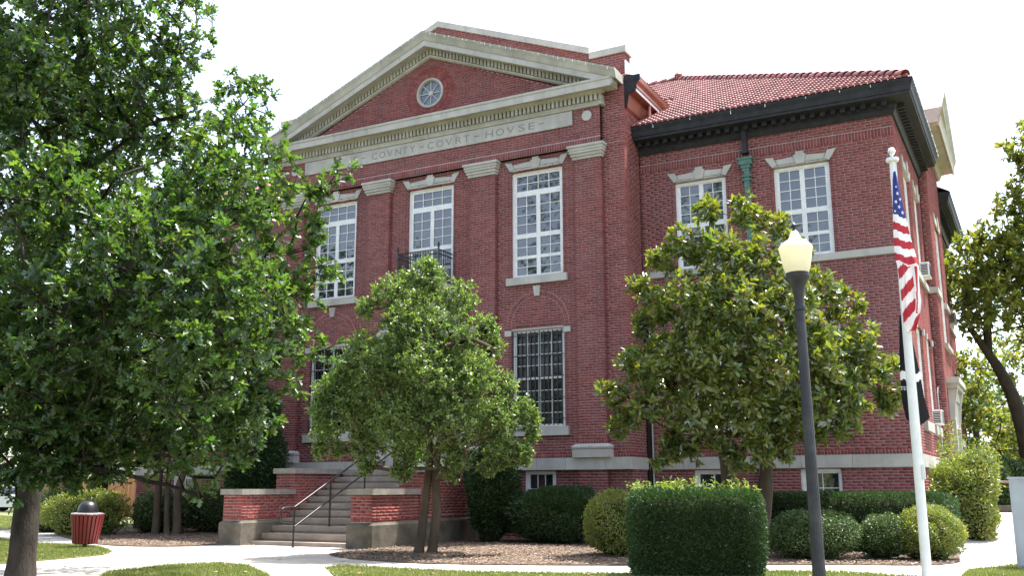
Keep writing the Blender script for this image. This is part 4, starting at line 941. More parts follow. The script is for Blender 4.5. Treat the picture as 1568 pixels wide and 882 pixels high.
tree('holly_tree','small-leaved holly tree with two bare stems beside the entrance steps','tree',(hb[0],hb[1],0),
 [[(3.83,-6.17,-.05,.13),(3.85,-6.15,.25,.10),(3.93,-6.1,1.0,.085),(3.98,-6.05,1.9,.075),(3.9,-6.0,3.0,.055),(3.85,-6.0,4.4,.03)],
  [(4.08,-6.06,-.05,.14),(4.1,-6.05,.2,.105),(4.17,-6.03,.9,.09),(4.12,-6.0,1.8,.08),(4.3,-5.95,3.0,.05),(4.4,-5.9,4.2,.03)]],
 hol,FOLD,.076,10,105,M['holly_leaf'],M['bark_pale'],0,seed=4,spread=1.0,cluster_r=.16,up=.25,twig=.003,shell=.3)
# magnolia before the right wing
mg=[]
for e_ in [(1080,320,20,.35),(1140,325,20.2,.38),(1180,345,20.2,.4),(1050,375,19.8,.42),(1100,390,19.4,.6),(1160,400,19.5,.6),(1215,385,20,.4),(1015,400,19.9,.34),(985,440,20,.3),(1010,470,19.6,.45),(1060,460,19.1,.65),(1130,470,18.9,.7),(1200,460,19.2,.65),(1260,435,19.7,.45),(1295,470,19.8,.42),(1310,520,19.7,.5),(985,500,19.8,.3),(975,550,19.8,.4),(1020,545,19.2,.6),(1090,550,18.8,.7),(1170,550,18.8,.7),(1250,540,19,.65),(1330,560,19.7,.4),(1355,600,19.8,.38),(1300,600,19.2,.55),(940,600,19.8,.35),(960,640,19.7,.36),(1000,620,19.3,.5),(1060,625,19,.55),(1150,625,18.9,.6),(1230,620,19,.6),(1290,640,19.3,.42),(1360,620,19.8,.25),(1030,670,19.5,.3),(1160,670,19,.32),(1120,690,19.3,.25),(1205,650,19.2,.4),(945,655,19.8,.25),(1165,700,19,.24),(1030,690,19.4,.25),(1090,665,19.2,.35),(1370,560,19.8,.25),(1010,700,19.3,.25),(1062,690,19.2,.3),(1130,708,19.1,.28),(1200,690,19.2,.28),(1245,668,19.3,.3),(1100,620,20,.7),(1190,640,20,.6),(1010,560,20.2,.6),(1260,600,20,.6),(1100,480,20.6,.9),(1200,500,20.6,.9),(1050,560,20.6,.8),(1150,590,20.6,.9),(1270,560,20.5,.8)]: mg.append(C(*e_))
mb_=(9.93,-2.95)
tree('magnolia_tree','broad glossy-leaved magnolia in front of the right wing','tree',(mb_[0],mb_[1],0),
 [[(9.95,-2.95,-.05,.20),(10.0,-2.93,.6,.165),(10.1,-2.9,1.3,.15),(10.15,-2.85,2.2,.12),(10.0,-2.8,3.4,.09),(9.9,-2.8,5.4,.045)],
  [(9.45,-3.0,-.05,.15),(9.35,-2.98,.8,.12),(9.3,-2.95,1.8,.11),(9.1,-2.9,3.0,.08),(8.9,-2.85,4.6,.04)]],
 mg,MAGL,.165,10,22,M['magnolia_leaf'],M['bark_pale'],300,seed=6,spread=.85,cluster_r=.12,up=.22,twig=.004,shell=.35)
# tree with slim stems left of the steps
st=[C(u,v,d,r) for u,v,d,r in [(210,660,27,.9),(260,640,27.5,1.0),(310,660,27,.8),(180,620,28,1.1),(250,560,28,1.2),(330,600,28,1.0),(150,690,27,.7),(220,500,28.5,1.2),(320,510,28,1.0),(400,620,28.5,.7),(200,430,28,1.4),(300,430,28,1.3),(120,500,28.5,1.4),(120,600,28,1.2),(260,360,28.5,1.4),(350,460,29,1.0),(80,560,28,1.3),(60,640,28,1.1),(170,360,28.5,1.3),(380,540,28,.8)]]
tree('slim_stemmed_tree','tree with three slim grey-brown stems in the mulch left of the steps','tree',(-7.0,-2.6,0),
 [[(-7.45,-2.7,-.05,.15),(-7.45,-2.68,.3,.11),(-7.42,-2.7,2.0,.095),(-7.3,-2.6,4,.06)],[(-6.95,-2.7,-.05,.14),(-7.02,-2.68,.3,.085),(-7.1,-2.66,1.6,.075),(-7.2,-2.5,4,.05)],[(-6.72,-2.6,-.05,.17),(-6.70,-2.6,.3,.12),(-6.75,-2.6,1.3,.105),(-6.5,-2.5,2.2,.08),(-6.2,-2.4,4,.05)]],
 st,OAKL,.16,8,9,M['oak_leaf'],M['bark_pale'],0,seed=8,cluster_r=.1)
# shrubs
hx0=(10.43,-8.75)
hb_=bush('clipped_hedge','tall dark green hedge clipped into a block in the foreground',(10.40,-8.57,0),(.97,.62),1.27,42000,NEEDLE,.062,M['yew_leaf'],'box',rough=.05,out=.9,seed=2,z0=.0,rz=rad(22),cat='hedge',freq=6,depth=.16)
# new shoots sticking out of the clipped top
mbp=[];mbd=[]
for i in range(46):
    a=rad(22); lx,ly=random.uniform(-1,1)*.92,random.uniform(-.55,.55); x=10.40+lx*math.cos(a)-ly*math.sin(a); y=-8.57+lx*math.sin(a)+ly*math.cos(a); L=random.uniform(.10,.28)
    for j in range(16):
        mbp.append((x+random.gauss(0,.008),y+random.gauss(0,.008),1.2+L*j/15)); mbd.append((random.gauss(0,1),random.gauss(0,1),.7))
for i in range(16):
    a=rad(22); lx,ly=random.uniform(-.95,-.1),random.uniform(-.5,.3); x=10.40+lx*math.cos(a)-ly*math.sin(a); y=-8.57+lx*math.sin(a)+ly*math.cos(a)
    for j in range(14): mbp.append((x+random.gauss(0,.05),y+random.gauss(0,.05),1.25+random.uniform(0,.16))); mbd.append((random.gauss(0,1),random.gauss(0,1),.3))
mbp=np.array(mbp);mbd=np.array(mbd); put_leaves(hb_,(10.40,-8.57,0),OVAL,mbp,orient(mbd,unitv(len(mbp))+np.array([0,0,.6])),np.full(len(mbp),.055)*rng.uniform(.6,1.3,len(mbp)),M['new_leaf'],fname='new_shoots')
bush('long_hedge','long low clipped hedge under the right wing windows',(11.5,-1.55,0),(2.05,.55),1.17,30000,NEEDLE,.08,M['yew_leaf'],'box',rough=.05,out=.9,seed=3,z0=0,rz=rad(6),cat='hedge',freq=6,depth=.2)
bush('yew_bush','rounded dark yew bush below the basement window',(4.75,-1.6,0),(1.05,.85),1.32,20000,NEEDLE,.095,M['yew_leaf'],'round',rough=.16,out=1.0,seed=4)
bush('yellow_green_bush','yellow-green bush left of the clipped hedge block',(7.75,-5.0,0),(.62,.7),1.22,15000,FOLD,.05,M['bush_leaf'],'round',rough=.14,seed=5)
bush('rounded_bush','dull green rounded bush behind the lamp post',(11.3,-4.35,0),(.82,.65),.92,16000,FOLD,.042,M['dark_leaf'],'ball',rough=.16,seed=6)
bush('spreading_bush','loose green bush between the two low round bushes',(12.45,-3.9,0),(.45,.5),.86,9000,FOLD,.042,M['dark_leaf'],'ball',rough=.2,seed=16)
bush('sunlit_bush','bright yellow-green bush behind the flagpole',(13.2,-3.75,0),(.56,.6),.93,15000,FOLD,.045,M['bush_leaf'],'ball',rough=.16,seed=7)
bush('corner_bush','large loose leafy bush at the right corner of the building',(13.5,1.3,0),(.66,.8),2.02,16000,FOLD,.075,M['bush_leaf'],'round',rough=.22,seed=8)
bush('climbing_shrub','thin bright shrub against the side wall by the corner',(13.15,3.2,0),(.4,.7),2.5,5000,FOLD,.07,M['new_leaf'],'ball',rough=.3,seed=9,core=False,depth=.8)
bush('dark_yew','tall dark yew right of the entrance steps',(3.25,-2.1,0),(.55,.5),2.35,14000,NEEDLE,.11,M['yew_leaf'],'ball',rough=.25,seed=10,out=.9)
bush('tall_yew','tall dark shrub left of the portico by the steps',(-4.75,-1.7,0),(.85,.75),4.1,24000,NEEDLE,.13,M['yew_leaf'],'ball',rough=.25,seed=11,out=.9)
bush('clipped_yew','dark clipped shrub behind the slim stems left of the steps',(-6.3,-.9,0),(2.3,.6),1.3,14000,FOLD,.07,M['dark_leaf'],'round',rough=.14,seed=12)
bush('leafy_bush','light green leafy bush behind the red litter bin',(-9.6,-3.4,0),(1.35,1.0),1.3,13000,FOLD,.08,M['bush_leaf'],'ball',rough=.22,seed=13)
bush('dark_bush','dark bush at the left end of the planting bed',(-12.2,-2.3,0),(1.0,.9),1.25,8000,FOLD,.08,M['dark_leaf'],'ball',rough=.2,seed=14)
bush('low_shrub','dark low shrub between the leafy bush and the slim stems',(-8.2,-1.8,0),(1.1,.8),1.25,8000,FOLD,.07,M['dark_leaf'],'ball',rough=.2,seed=15)
# trees on the right behind the building
BT=34
rt=[C(u,v,d,r) for u,v,d,r in [(1480,395,33,1.0),(1500,360,33.5,.6),(1540,400,33,1.2),(1590,380,33,1.4),(1475,450,33,.9),(1520,460,32.5,1.2),(1580,460,33,1.3),(1640,430,33,1.5),(1550,225,33.5,.6),(1585,215,34,.9),(1560,250,33.5,.5),(1575,290,33.5,.8),(1545,318,33.5,.7),(1610,300,34,1.2),(1590,345,33.5,.9),(1640,340,34,1.4),(1510,420,34.5,1.2),(1570,420,35,1.4),(1640,250,34,1.4),(1650,500,33,1.2),(1450,420,36,1.0),(1545,350,34,.5),(1600,520,33,.9),(1490,500,34,.6),(1480,570,36,.9),(1500,620,36,.9),(1545,650,36.5,1.0),(1480,640,36,.6),(1530,690,35.5,.6),(1555,690,36,.5),(1500,470,32.5,.7)]]
tr_=[tuple(at(1585,760,34)),tuple(at(1562,640,34)),tuple(at(1535,575,34)),tuple(at(1512,540,34)),tuple(at(1480,495,34))]
tb_=[tuple(at(1515,548,34)),tuple(at(1512,500,34)),tuple(at(1520,430,34)),tuple(at(1560,330,34))]
tree('leaning_tree','tall tree with dark leaning trunk behind the building','tree',(tr_[0][0],tr_[0][1],.6),
 [[(tr_[0][0],tr_[0][1],.5,.30),(*tr_[0],.29),(*tr_[1],.25),(*tr_[2],.2),(*tr_[3],.14),(*tr_[4],.08)],[(*tb_[0],.12),(*tb_[1],.14),(*tb_[2],.1),(*tb_[3],.05)]],
 rt,FOLD,.25,9,6,M['far_leaf'],M['bark_dark'],0,seed=12,cluster_r=.2,spread=1.0)
def plain_tree(name,label,x,y,z0,h,r,seed,lm,ls=.3,dens=.55,group=None,low=.25):
    gg=np.random.default_rng(seed); cl=[]
    for i in range(16):
        a=gg.uniform(0,2*PI); f=gg.uniform(low,1); rr=r*math.sin(PI*min(.95,.25+.7*f))*gg.uniform(.3,.85); cl.append(((x+math.cos(a)*rr,y+math.sin(a)*rr,z0+h*f*.9),r*gg.uniform(.28,.42),1))
    return tree(name,label,'tree',(x,y,z0),[[(x,y,z0-.1,h*.03),(x+.1,y,z0+h*.3,h*.022),(x,y+.1,z0+h*.75,h*.01)]],cl,FOLD,ls,8,dens,lm,M['bark_dark'],0,group=group,seed=seed,cluster_r=.25,spread=1.0)
plain_tree('shade_tree','dense shade tree at the left end of the building behind the oak',-13.5,.2,0,11.5,4.6,60,M['oak_leaf'],.22,2.2,low=.2)
def gp(u,d): p=at(u,700,d); return p.x,p.y
for i,(u,d,h,r,lab,lm) in enumerate([(1495,46,7.5,3.2,'dark leafy tree low behind the right end of the building','dark_leaf'),(1560,52,9,4.2,'broad tree behind the porch house','dark_leaf'),(1440,60,11,4.5,'distant tree behind the rear wing','dark_leaf'),(1620,42,9,4,'shade tree beyond the right edge of the walk','far_leaf'),(1478,41,5.5,2.6,'low dark tree just past the rear corner of the building','dark_leaf'),(1525,43,5.0,2.6,'low dark tree behind the pipe rail','dark_leaf')]):
    x,y=gp(u,d); plain_tree('background_tree',lab,x,y,.6,h,r,20+i,M[lm],.30,1.3,'trees behind the courthouse',low=.12)
bx,by=gp(1535,32); bush('far_shrub','rounded green shrub at the top of the right hand walk',(bx-.3,by,.6),(1.3,1.0),1.75,9000,OVAL,.11,M['dark_leaf'],'ball',rough=.2,seed=31)
bx,by=gp(1500,30); bush('ramp_shrub','dark shrub behind the corner bush beside the pipe rail',(bx,by,.5),(.8,.8),1.6,7000,OVAL,.10,M['dark_leaf'],'ball',rough=.2,seed=32)
for i,(u,d,h,r,lab,lm) in enumerate([(-120,44,11,5,'tree at the far left beyond the lawn','far_leaf'),(40,60,12,5.5,'tall tree beyond the wooden fence','far_leaf'),(160,66,11,5,'tree behind the white clapboard house','dark_leaf')]):
    x,y=gp(u,d); plain_tree('background_tree',lab,x,y,0,h,r,40+i,M[lm],.36,.7,'trees beyond the left lawn')
plain_tree('street_tree','shade tree out on the left front lawn, mirrored in the upper window panes',-13.5,-19,0,14.5,5,50,M['far_leaf'],.34,.7)
#OBJECTS
# ------------------------------------------------------------ lamp posts
M['pole_grey']=mat('dark_grey_painted_iron',(.020,.020,.025),(.03,.03,.036),6,.45,bump=.1,bscale=60,stain=.35,sscale=3,stainc=(.10,.09,.085))
M['globe']=mat('cream_lamp_globe',(.88,.84,.70),(.84,.79,.63),5,.30,spec=.5,trans=((1.0,1.0,.92),.5))
M['pole_white']=mat('white_painted_pole',(.78,.78,.77),(.70,.70,.70),4,.35,stain=.2,sscale=2,stainc=(.5,.49,.46))
M['silver']=mat('silver_ball',(.75,.75,.73),None,1,.25,metal=.6)
def lamp(x,y,z,label,lean=0.0,group=None,name='street_lamp'):
    t=thing(name,label,'lamp',(x,y,z),group=group); t.rotation_euler=(0,lean,0)
    fl=lambda a: 1-.05*(.5-.5*math.cos(16*a))
    MB().lathe([(.17,0),(.17,.06),(.14,.09),(.12,.14),(.095,.18),(.084,.21)],20).obj('base',M['pole_grey'],t,smooth=True)
    MB().lathe([(.083,.2),(.075,1.5),(.066,2.7),(.060,3.58)],48,ax=fl).obj('shaft',M['pole_grey'],t,smooth=True)
    MB().lathe([(.058,3.57),(.078,3.58),(.082,3.60),(.078,3.64),(.062,3.65),(.062,3.72),(.068,3.76),(.072,3.80),(.085,3.88),(.12,3.96),(.155,4.0),(.16,4.03),(.145,4.04),(.15,4.07),(.14,4.08)],28).obj('collar',M['pole_grey'],t,smooth=True)
    MB().lathe([(.14,4.075),(.155,4.10),(.175,4.16),(.19,4.25),(.212,4.38),(.222,4.415),(.20,4.45),(.15,4.495),(.11,4.52),(.082,4.54),(.068,4.58),(.055,4.62),(.03,4.65),(.02,4.655)],32).obj('globe',M['globe'],t,smooth=True)
    f=MB(); f.lathe([(.035,4.645),(.03,4.67),(.018,4.685),(.032,4.70),(.036,4.725),(.02,4.75),(0.005,4.765)],12); f.obj('finial',M['iron'],t,smooth=True); return t
lamp(12.59,-10.53,0,'dark grey fluted lamp post with a cream acorn globe in front of the magnolia',-.010)
lx,ly=gp(1500,46); lamp(lx,ly,.3,'distant dark lamp post with pale globe beyond the right end of the building')

# ------------------------------------------------------------ flagpole and flags
fx,fy=13.65,-8.86
fp=thing('flagpole','white flagpole with a silver ball on top at the right','flagpole',(fx,fy,0))
MB().lathe([(.066,0),(.064,1),(.058,3),(.05,4.5),(.043,5.93)],20).obj('pole',M['pole_white'],fp,smooth=True)
MB().lathe([(.045,5.92),(.085,5.93),(.09,5.955),(.085,5.98),(.03,5.985),(.018,5.99),(.018,6.03)],20).obj('truck',M['pole_white'],fp,smooth=True)
MB().lathe([(.0,6.02),(.035,6.035),(.052,6.07),(.055,6.085),(.052,6.10),(.035,6.135),(.0,6.15)],20).obj('ball',M['silver'],fp,smooth=True)
cl_=MB().tube([(.075,-.03,1.5),(.06,-.03,3.5),(.05,-.02,5.93)],.006,5); cl_.box(.05,.09,-.05,-.02,1.42,1.62); cl_.obj('halyard',M['pole_white'],fp)
def cloth(c): return mat('flag_'+c,{'red':(.42,.035,.05),'white':(.78,.76,.75),'blue':(.035,.05,.22),'black':(.016,.015,.018)}[c],None,1,.75,spec=.2,bump=.15,bscale=300,trans=((1.2,1.2,1.2),.18))
FM={c:cloth(c) for c in ('red','white','blue','black')}
# draped cloth: photo-like outline in local metres, s = rightwards across the view, z = height, d = fold depth towards the viewer
ex=CR.copy(); ex.z=0; ex.normalize(); ey=Vector((CF.x,CF.y,0)).normalized()*-1
def drape(rows,ncol,fold,colour,parent,name,base):
    """rows: list of (z,left,right,phase); colour(i,j,s,z)->material key; cloth split by colour into slots of one mesh"""
    V=[];n=len(rows)
    for i,(z,l,r,ph) in enumerate(rows):
        for j in range(ncol+1):
            f=j/ncol; s=l+(r-l)*f; p=ex*s+ey*fold(f,i/(n-1),ph); V.append((p.x,p.y,z+.012*math.sin(6*f+3*i/n)))
    keys=[];F=[];mi=[]
    for i in range(n-1):
        for j in range(ncol):
            k=colour(i/(n-1),(j+.5)/ncol,(rows[i][0]+rows[i+1][0])/2)
            if k not in keys: keys.append(k)
            F.append((i*(ncol+1)+j,i*(ncol+1)+j+1,(i+1)*(ncol+1)+j+1,(i+1)*(ncol+1)+j)); mi.append(keys.index(k))
    me=bpy.data.meshes.new(name); me.from_pydata(V,[],F); me.update()
    for k in keys: me.materials.append(FM[k])
    me.polygons.foreach_set('material_index',mi); me.polygons.foreach_set('use_smooth',[True]*len(F))
    return link(name,me,parent)
def zpix(v,d=14.0): return at(1370,v,d-(v-262)*.0043).z
def spix(u,v):
    z=zpix(v); c=px((fx,fy,z)); return (u-c[0])*c[2]/FPX
us=thing('national_flag','red white and blue striped flag with stars hanging limp from the flagpole','flag',(fx,fy,0))
OUT=[(262,1365.5,1369),(272,1364.5,1372),(285,1364.5,1375),(300,1364.5,1378),(315,1364.5,1381.5),(327,1364.5,1384.5),(338,1365,1387),(350,1365,1390),(361,1365.5,1393),(372,1366,1395.5),(384,1366.5,1399),(392,1367.5,1401.5),(400,1369.5,1403.5),(412,1370.5,1404.2),(425,1371.5,1405),(440,1373,1406),(452,1373.5,1407.5),(462,1374.5,1406.5),(475,1376,1403.5),(488,1377.5,1400),(497,1380,1397)]
def interp(v,k): return float(np.interp(v,[o[0] for o in OUT],[o[k] for o in OUT]))
vs_=np.linspace(262,497,118); rows=[(zpix(v),spix(interp(v,1),v),spix(interp(v,2),v),v) for v in vs_]
def fold(f,t,v):
    a=.5+.5*math.tanh((v-385)/18); 
    return .066+.02*math.sin(PI*f)+ .010*math.sin(5*f+v*.02)*(1-a) + a*(.035*(1+math.sin(2*PI*(1.6*f+.004*(v-390))))+.012*(1+math.sin(11*f+v*.03)))
def ucol(t,f,z):
    v=262+235*t; w=interp(v,2)-interp(v,1); x=f*w
    if v<322+6*f: return 'blue'
    if v<398-6*(1-f)+4*f: return 'white' if int((v-322-6*f-.25*x*0)/11.6)%2==0 else 'red'
    q=v-398+ (x-8)*1.15
    if f>.62 and v<470: q=(x*2.6)+ (v-398)*.12
    return 'red' if int(math.floor(q/16.5+.2))%2==0 else 'white'
drape(rows,26,fold,ucol,us,'flag_cloth',0)
def star(u,v,r,parent,rot):
    z=zpix(v); s=spix(u,v); A=[]
    for k in range(10):
        a=PI/2+rot+PI*k/5; rr=r if k%2==0 else r*.42; p=ex*(s+rr*math.cos(a)*.75)+ey*(.055+.05); A.append((p.x,p.y,z+rr*math.sin(a)))
    MB().prism(A,[(p[0]-ey.x*.012,p[1]-ey.y*.012,p[2]) for p in A]).obj('star',FM['white'],parent)
for u,v,r_ in ((1370,293.5,.03),(1374,302,.026),(1367.8,305.5,.03),(1372.7,313,.03),(1366.3,319,.022),(1377.8,321.5,.03),(1368,284,.018)): star(u,v,r_,us,random.uniform(-.4,.4))
bf=thing('black_flag','black flag with a white curved band and white lettering below the striped flag','flag',(fx,fy,0))
OB_=[(470,1381,1393),(497,1381,1397.5),(520,1381,1402),(560,1382,1411),(600,1384,1418),(632,1391,1426.5),(640,1398,1418),(645,1408,1411)]
def ib(v,k): return float(np.interp(v,[o[0] for o in OB_],[o[k] for o in OB_]))
vb=np.linspace(470,645,70); rows=[(zpix(v),spix(ib(v,1),v),spix(ib(v,2),v),v) for v in vb]
def bcol(t,f,z):
    v=470+175*t; w=ib(v,2)-ib(v,1); u=ib(v,1)+f*w
    c=568-(u-1400)*.35 if u>1398 else 563+(1398-u)*-.15+ (abs(u-1390)*.3)
    return 'white' if abs(v-c)<6.5 else 'black'
drape(rows,24,lambda f,t,v:-.075-.03*math.sin(5*f+.5),bcol,bf,'flag_cloth',0)
def ftext(s,u,v,size):
    z=zpix(v); sl_=spix(u,v)
    class TT: pass
    T=lambda a,b,c: Vector((0,0,0))+ex*(sl_+a)+ey*(-.045+c)+Vector((0,0,z+b))
    text(s,size,'letter',FM['white'],bf,T,0,0,0,.003)
ftext('TEN',1380.5,587,.075)

# ------------------------------------------------------------ litter bin
M['bin_red']=mat('dark_red_slats',(.20,.022,.024),(.16,.018,.02),8,.45,isl=.15,stain=.2,sscale=5,stainc=(.08,.02,.02))
bn=thing('litter_bin','dark red slatted litter bin with a black dome lid beside the walk','litter bin',(-3.86,-7.96,.02)); bn.rotation_euler=(rad(0),rad(1.5),0)
ns=24
for k in range(ns):
    a=2*PI*k/ns; tw_=.033
    def pt(r,dz,o,w): 
        c=Vector((math.cos(a+.12*0),math.sin(a),0)); q=Vector((-math.sin(a),math.cos(a),0)); return c*(r+o)+q*w+Vector((0,0,dz))
    A=[pt(.245,.11,0,-.028),pt(.245,.11,0,.028),pt(.245,.11,.02,.024),pt(.245,.11,.02,-.024)]; B=[pt(.335,.75+.012*random.random(),0,-tw_-.002),pt(.335,.75,0,tw_+.002),pt(.335,.75,.02,tw_-.002),pt(.335,.75,.02,-tw_+.002)]
    MB().prism(A,B).obj('slat',M['bin_red'],bn)
MB().lathe([(.23,.10),(.31,.72),(.335,.74),(.325,.76),(.29,.755),(.26,.76)],24).obj('liner',M['iron'],bn,smooth=True)
MB().lathe([(.345,.735),(.35,.75),(.345,.765),(.25,.78)],24).obj('rim',M['steel'],bn,smooth=True)
MB().lathe([(.215,.77),(.225,.80),(.22,.86),(.195,.94),(.15,.995),(.09,1.03),(.03,1.043),(.0,1.045)],24).obj('dome_lid',M['iron'],bn,smooth=True)
MB().lathe([(.05,-.05),(.05,.1),(.12,.11)],12).obj('stem',M['iron'],bn)

# ------------------------------------------------------------ right edge: cabinet post and pipe rail
M['cab']=mat('pale_grey_enamel',(.42,.45,.50),(.38,.41,.46),3,.4,stain=.2,sscale=3,stainc=(.3,.3,.3))
cb=thing('utility_cabinet','pale grey metal cabinet at the right edge beside the walk','cabinet',(14.95,-5.1,0)); cb.rotation_euler=(0,0,rad(-12))
c=MB().box(-.28,.32,-.22,.22,-.02,1.44).obj('body',M['cab'],cb); MB().box(-.30,.34,-.24,.24,1.44,1.475).obj('lid',M['cab'],cb); MB().box(-.24,.28,-.232,-.222,.08,1.38).obj('door',M['cab'],cb)
pr_=thing('pipe_rail','brown metal pipe rail along the top of the right hand walk','rail',(0,0,0))
M['rail_brown']=mat('brown_pipe',(.16,.09,.08),None,1,.4)
a0=at(1520,738,25); a1=at(1600,740,25); a2=at(1490,795,23)
MB().tube([a0,a1],.03,8).obj('top_rail',M['rail_brown'],pr_,smooth=True); MB().tube([a0,at(1519,742,25),a2,(a2.x,a2.y,0)],.03,8).obj('sloping_rail',M['steel'],pr_,smooth=True)
MB().tube([a1,(a1.x,a1.y,.2)],.03,8).obj('post',M['rail_brown'],pr_)

# ------------------------------------------------------------ far left: wooden fence, white house, parked car; far right: porch house
M['fence_wood']=mat('orange_brown_fence_wood',(.42,.20,.10),(.34,.15,.075),5,.85,isl=.2,stretch=(1,1,.2))
M['siding']=mat('white_clapboard',(.72,.72,.70),(.62,.62,.6),3,.7)
M['roofing']=mat('grey_shingle',(.12,.115,.11),(.16,.15,.14),8,.9)
q0=at(40,745,52); q1=at(240,745,46); fd=Vector((q1.x-q0.x,q1.y-q0.y,0)); fl=fd.length; fd.normalize(); fn=Vector((fd.y,-fd.x,0))
fe=thing('wooden_fence','orange brown wooden board fence beyond the left lawn','fence',(q0.x,q0.y,0)); nb=int(fl/.16)
me=None
for k in range(nb):
    h=1.78+.03*random.random(); p=fd*(k*.16)
    if me is None: me=MB().prism([tuple(fd*a+fn*b+Vector((0,0,0))) for a,b in ((0,0),(.15,0),(.15,.025),(0,.025))],[tuple(fd*a+fn*b+Vector((0,0,1.8))) for a,b in ((0,0),(.15,0),(.15,.025),(0,.025))]).mesh('board',M['fence_wood'])
    o=link('board',me,fe,loc=(p.x,p.y,random.uniform(-.03,.03)))
for z in (.4,1.3): MB().prism([tuple(fn*-.05+Vector((0,0,z))),tuple(fd*fl+fn*-.05+Vector((0,0,z))),tuple(fd*fl+fn*-.002+Vector((0,0,z))),tuple(fn*-.002+Vector((0,0,z)))],[tuple(fn*-.05+Vector((0,0,z+.09))),tuple(fd*fl+fn*-.05+Vector((0,0,z+.09))),tuple(fd*fl+fn*-.002+Vector((0,0,z+.09))),tuple(fn*-.002+Vector((0,0,z+.09)))]).obj('fence_rail',M['fence_wood'],fe)
def house(name,label,x,y,z,w,d,h,rz,porch=False):
    t=thing(name,label,'house',(x,y,z),rz); wl=MB()
    wl.box(-w/2,w/2,0,d,0,h); wl=wl.obj('wall',M['siding'],t)
    for k in range(int(h/.2)):
        MB().box(-w/2-.02,w/2+.02,-.025,-.001,.2*k,.2*k+.185).obj('board',M['siding'],wl)
    MB().prism([(-w/2-.4,-.4,h),(w/2+.4,-.4,h),(w/2+.4,d/2,h+d*.3),(-w/2-.4,d/2,h+d*.3)],[(-w/2-.4,d+.4,h),(w/2+.4,d+.4,h),(w/2+.4,d/2+.01,h+d*.3+.01),(-w/2-.4,d/2+.01,h+d*.3+.01)]).obj('roof',M['roofing'],t)
    for k in (-1,1):
        wn=MB().box(k*w*.28-.5,k*w*.28+.5,-.06,-.027,1.0,2.3).obj('window',M['white'],t)
        for i in range(2):
            for j in range(2): MB().box(k*w*.28-.44+.46*i,k*w*.28-.02+.46*i,-.07,-.061,1.06+.62*j,1.62+.62*j).obj('pane',M['glass'],wn)
    if porch:
        MB().box(-w/2-.3,w/2+.3,-2.2,-.45,h-.5,h-.25).obj('porch_roof',M['roofing'],t); MB().box(-w/2,w/2,-2.1,-.1,0,.25).obj('porch_floor',M['siding'],t)
        for k in range(6): MB().box(-w/2+k*w/5-.06,-w/2+k*w/5+.06,-2.05,-1.93,.25,h-.5).obj('post',M['white'],t)
        for zz in (.6,.95): MB().box(-w/2,w/2,-2.02,-1.97,zz,zz+.06).obj('porch_rail',M['white'],t)
    return t
p=at(212,740,50); house('clapboard_house','white clapboard house behind the end of the wooden fence',p.x-.6,p.y,0,3.4,6,2.9,rad(20))
p=at(1570,700,60); house('porch_house','pale house with a white posted porch beyond the walk on the right',p.x+2.5,p.y,.6,8,8,3.0,rad(-8),porch=True)
M['car']=mat('white_car_paint',(.75,.75,.74),None,1,.2); M['tyre']=mat('tyre_rubber',(.02,.02,.02),None,1,.8)
p=at(35,765,58); ct=thing('parked_car','white car parked beyond the left lawn','car',(p.x,p.y,0),rad(35))
sec=[(-2.2,.35,.75),(-2.1,.3,.9),(-1.3,.28,.98),(-.75,.28,1.42),(.6,.28,1.45),(1.35,.28,1.02),(2.1,.3,.9),(2.25,.35,.7)]
b=MB()
for (x0,l0,h0),(x1,l1,h1) in zip(sec[:-1],sec[1:]):
    w0=.85 if h0<1.2 else .68; w1=.85 if h1<1.2 else .68
    b.prism([(x0,-.88,l0),(x0,.88,l0),(x0,.86,min(h0,.9)),(x0,w0,h0),(x0,-w0,h0),(x0,-.86,min(h0,.9))],[(x1,-.88,l1),(x1,.88,l1),(x1,.86,min(h1,.9)),(x1,w1,h1),(x1,-w1,h1),(x1,-.86,min(h1,.9))])
b.obj('body',M['car'],ct)
for s in (-1,1): MB().prism([(-1.1,s*.83,.98),(1.15,s*.83,.98),(.55,s*.74,1.38),(-.7,s*.74,1.38)],[(-1.1,s*.80,.98),(1.15,s*.80,.98),(.55,s*.71,1.38),(-.7,s*.71,1.38)]).obj('window',M['glass'],ct)
for x in (-1.35,1.35):
    for s in (-1,1):
        w=MB().tube([(x,s*.72,.33),(x,s*.90,.33)],.33,18).obj('wheel',M['tyre'],ct); MB().tube([(x,s*.901,.33),(x,s*.91,.33)],.2,14).obj('rim',M['steel'],w)

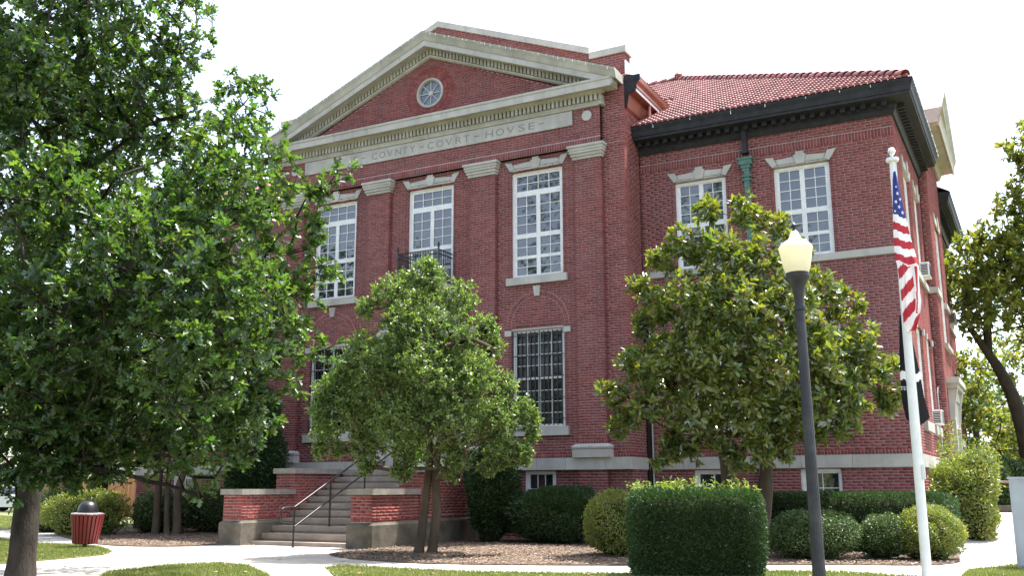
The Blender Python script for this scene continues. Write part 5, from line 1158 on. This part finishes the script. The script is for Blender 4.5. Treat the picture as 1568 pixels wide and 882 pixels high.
# ------------------------------------------------------------ strings of small lights along eaves and window frames
M['bulb']=mat('clear_bulb',(.75,.76,.74),None,1,.2); M['bulb_dark']=mat('dark_lamp_holder',(.02,.03,.025),None,1,.6)
def string(label,pts,step,drop,m,r=.012,wire=True,group='strings of small lights on the courthouse'):
    t=thing('light_string',label,'light string',(0,0,0),group=None); pts=[Vector(p) for p in pts]
    if wire: MB().tube(pts,.004,4).obj('wire',M['bulb_dark'],t)
    mb=MB(); 
    for a,b in zip(pts[:-1],pts[1:]):
        n=max(1,int((b-a).length/step))
        for i in range(n):
            p=a.lerp(b,(i+random.random()*.6)/n); q=p+Vector((random.uniform(-.01,.01),random.uniform(-.01,.01),-drop*random.uniform(.3,1))); mb.tube([p,q],[.003,r],5)
    mb.obj('bulbs',m,t,kind='stuff')
string('white icicle lights hanging on the black eave of the right wing',[(6.3,PW-.615,10.93),(13.30,PW-.615,10.93)],.9,.12,M['bulb'])
string('white icicle lights along the right slope of the front pediment',[(.05,-.62,14.75),(6.1,-.62,12.29)],.22,.12,M['bulb'])
string('white icicle lights along the left slope of the front pediment',[(-.05,-.62,14.75),(-6.1,-.62,12.29)],.22,.1,M['bulb'])
string('white icicle lights along the side eave of the right wing',[(13.31,.6,10.93),(13.31,6.9,10.93)],.2,.14,M['bulb'])
for nm,a0,a1,z0,z1,y in (('left upper portico window',-4.27,-2.69,6.9,10.12,0),('middle upper portico window',-.787,.787,7.1,10.12,0),('right upper portico window',2.69,4.27,6.9,10.12,0),('right lower portico window',2.69,4.27,2.8,5.6,0),('left window of the right wing',7.095,8.49,6.9,9.43,PW),('window nearest the right corner of the wing',9.74,11.135,6.9,9.43,PW)):
    string('string of small dark bulbs round the '+nm,[(a0-.07,y-.03,z0),(a0-.07,y-.03,z1-.1),(a0+.1,y-.04,z1),(a1-.1,y-.04,z1),(a1+.07,y-.03,z1-.1),(a1+.07,y-.03,z0)],.26,.03,M['bulb_dark'],r=.014)
# trees across the street behind the camera: only the window panes show them
for i,(x,y,h,r,lab) in enumerate([(-34,-62,15,6,'left tree'),(-24,-58,13,5.5,'round tree'),(-14,-64,16,6.5,'tall tree'),(-3,-60,12,5.5,'low tree'),(8,-66,15,6,'middle tree'),(-46,-56,14,6,'far left tree'),(20,-62,13,6,'right tree')]):
    plain_tree('street_tree','shade tree across the street, '+lab+' of the row mirrored in the window panes',x,y,0,h,r,70+i,M['far_leaf'],.75,.22,'trees across the street',low=.1)
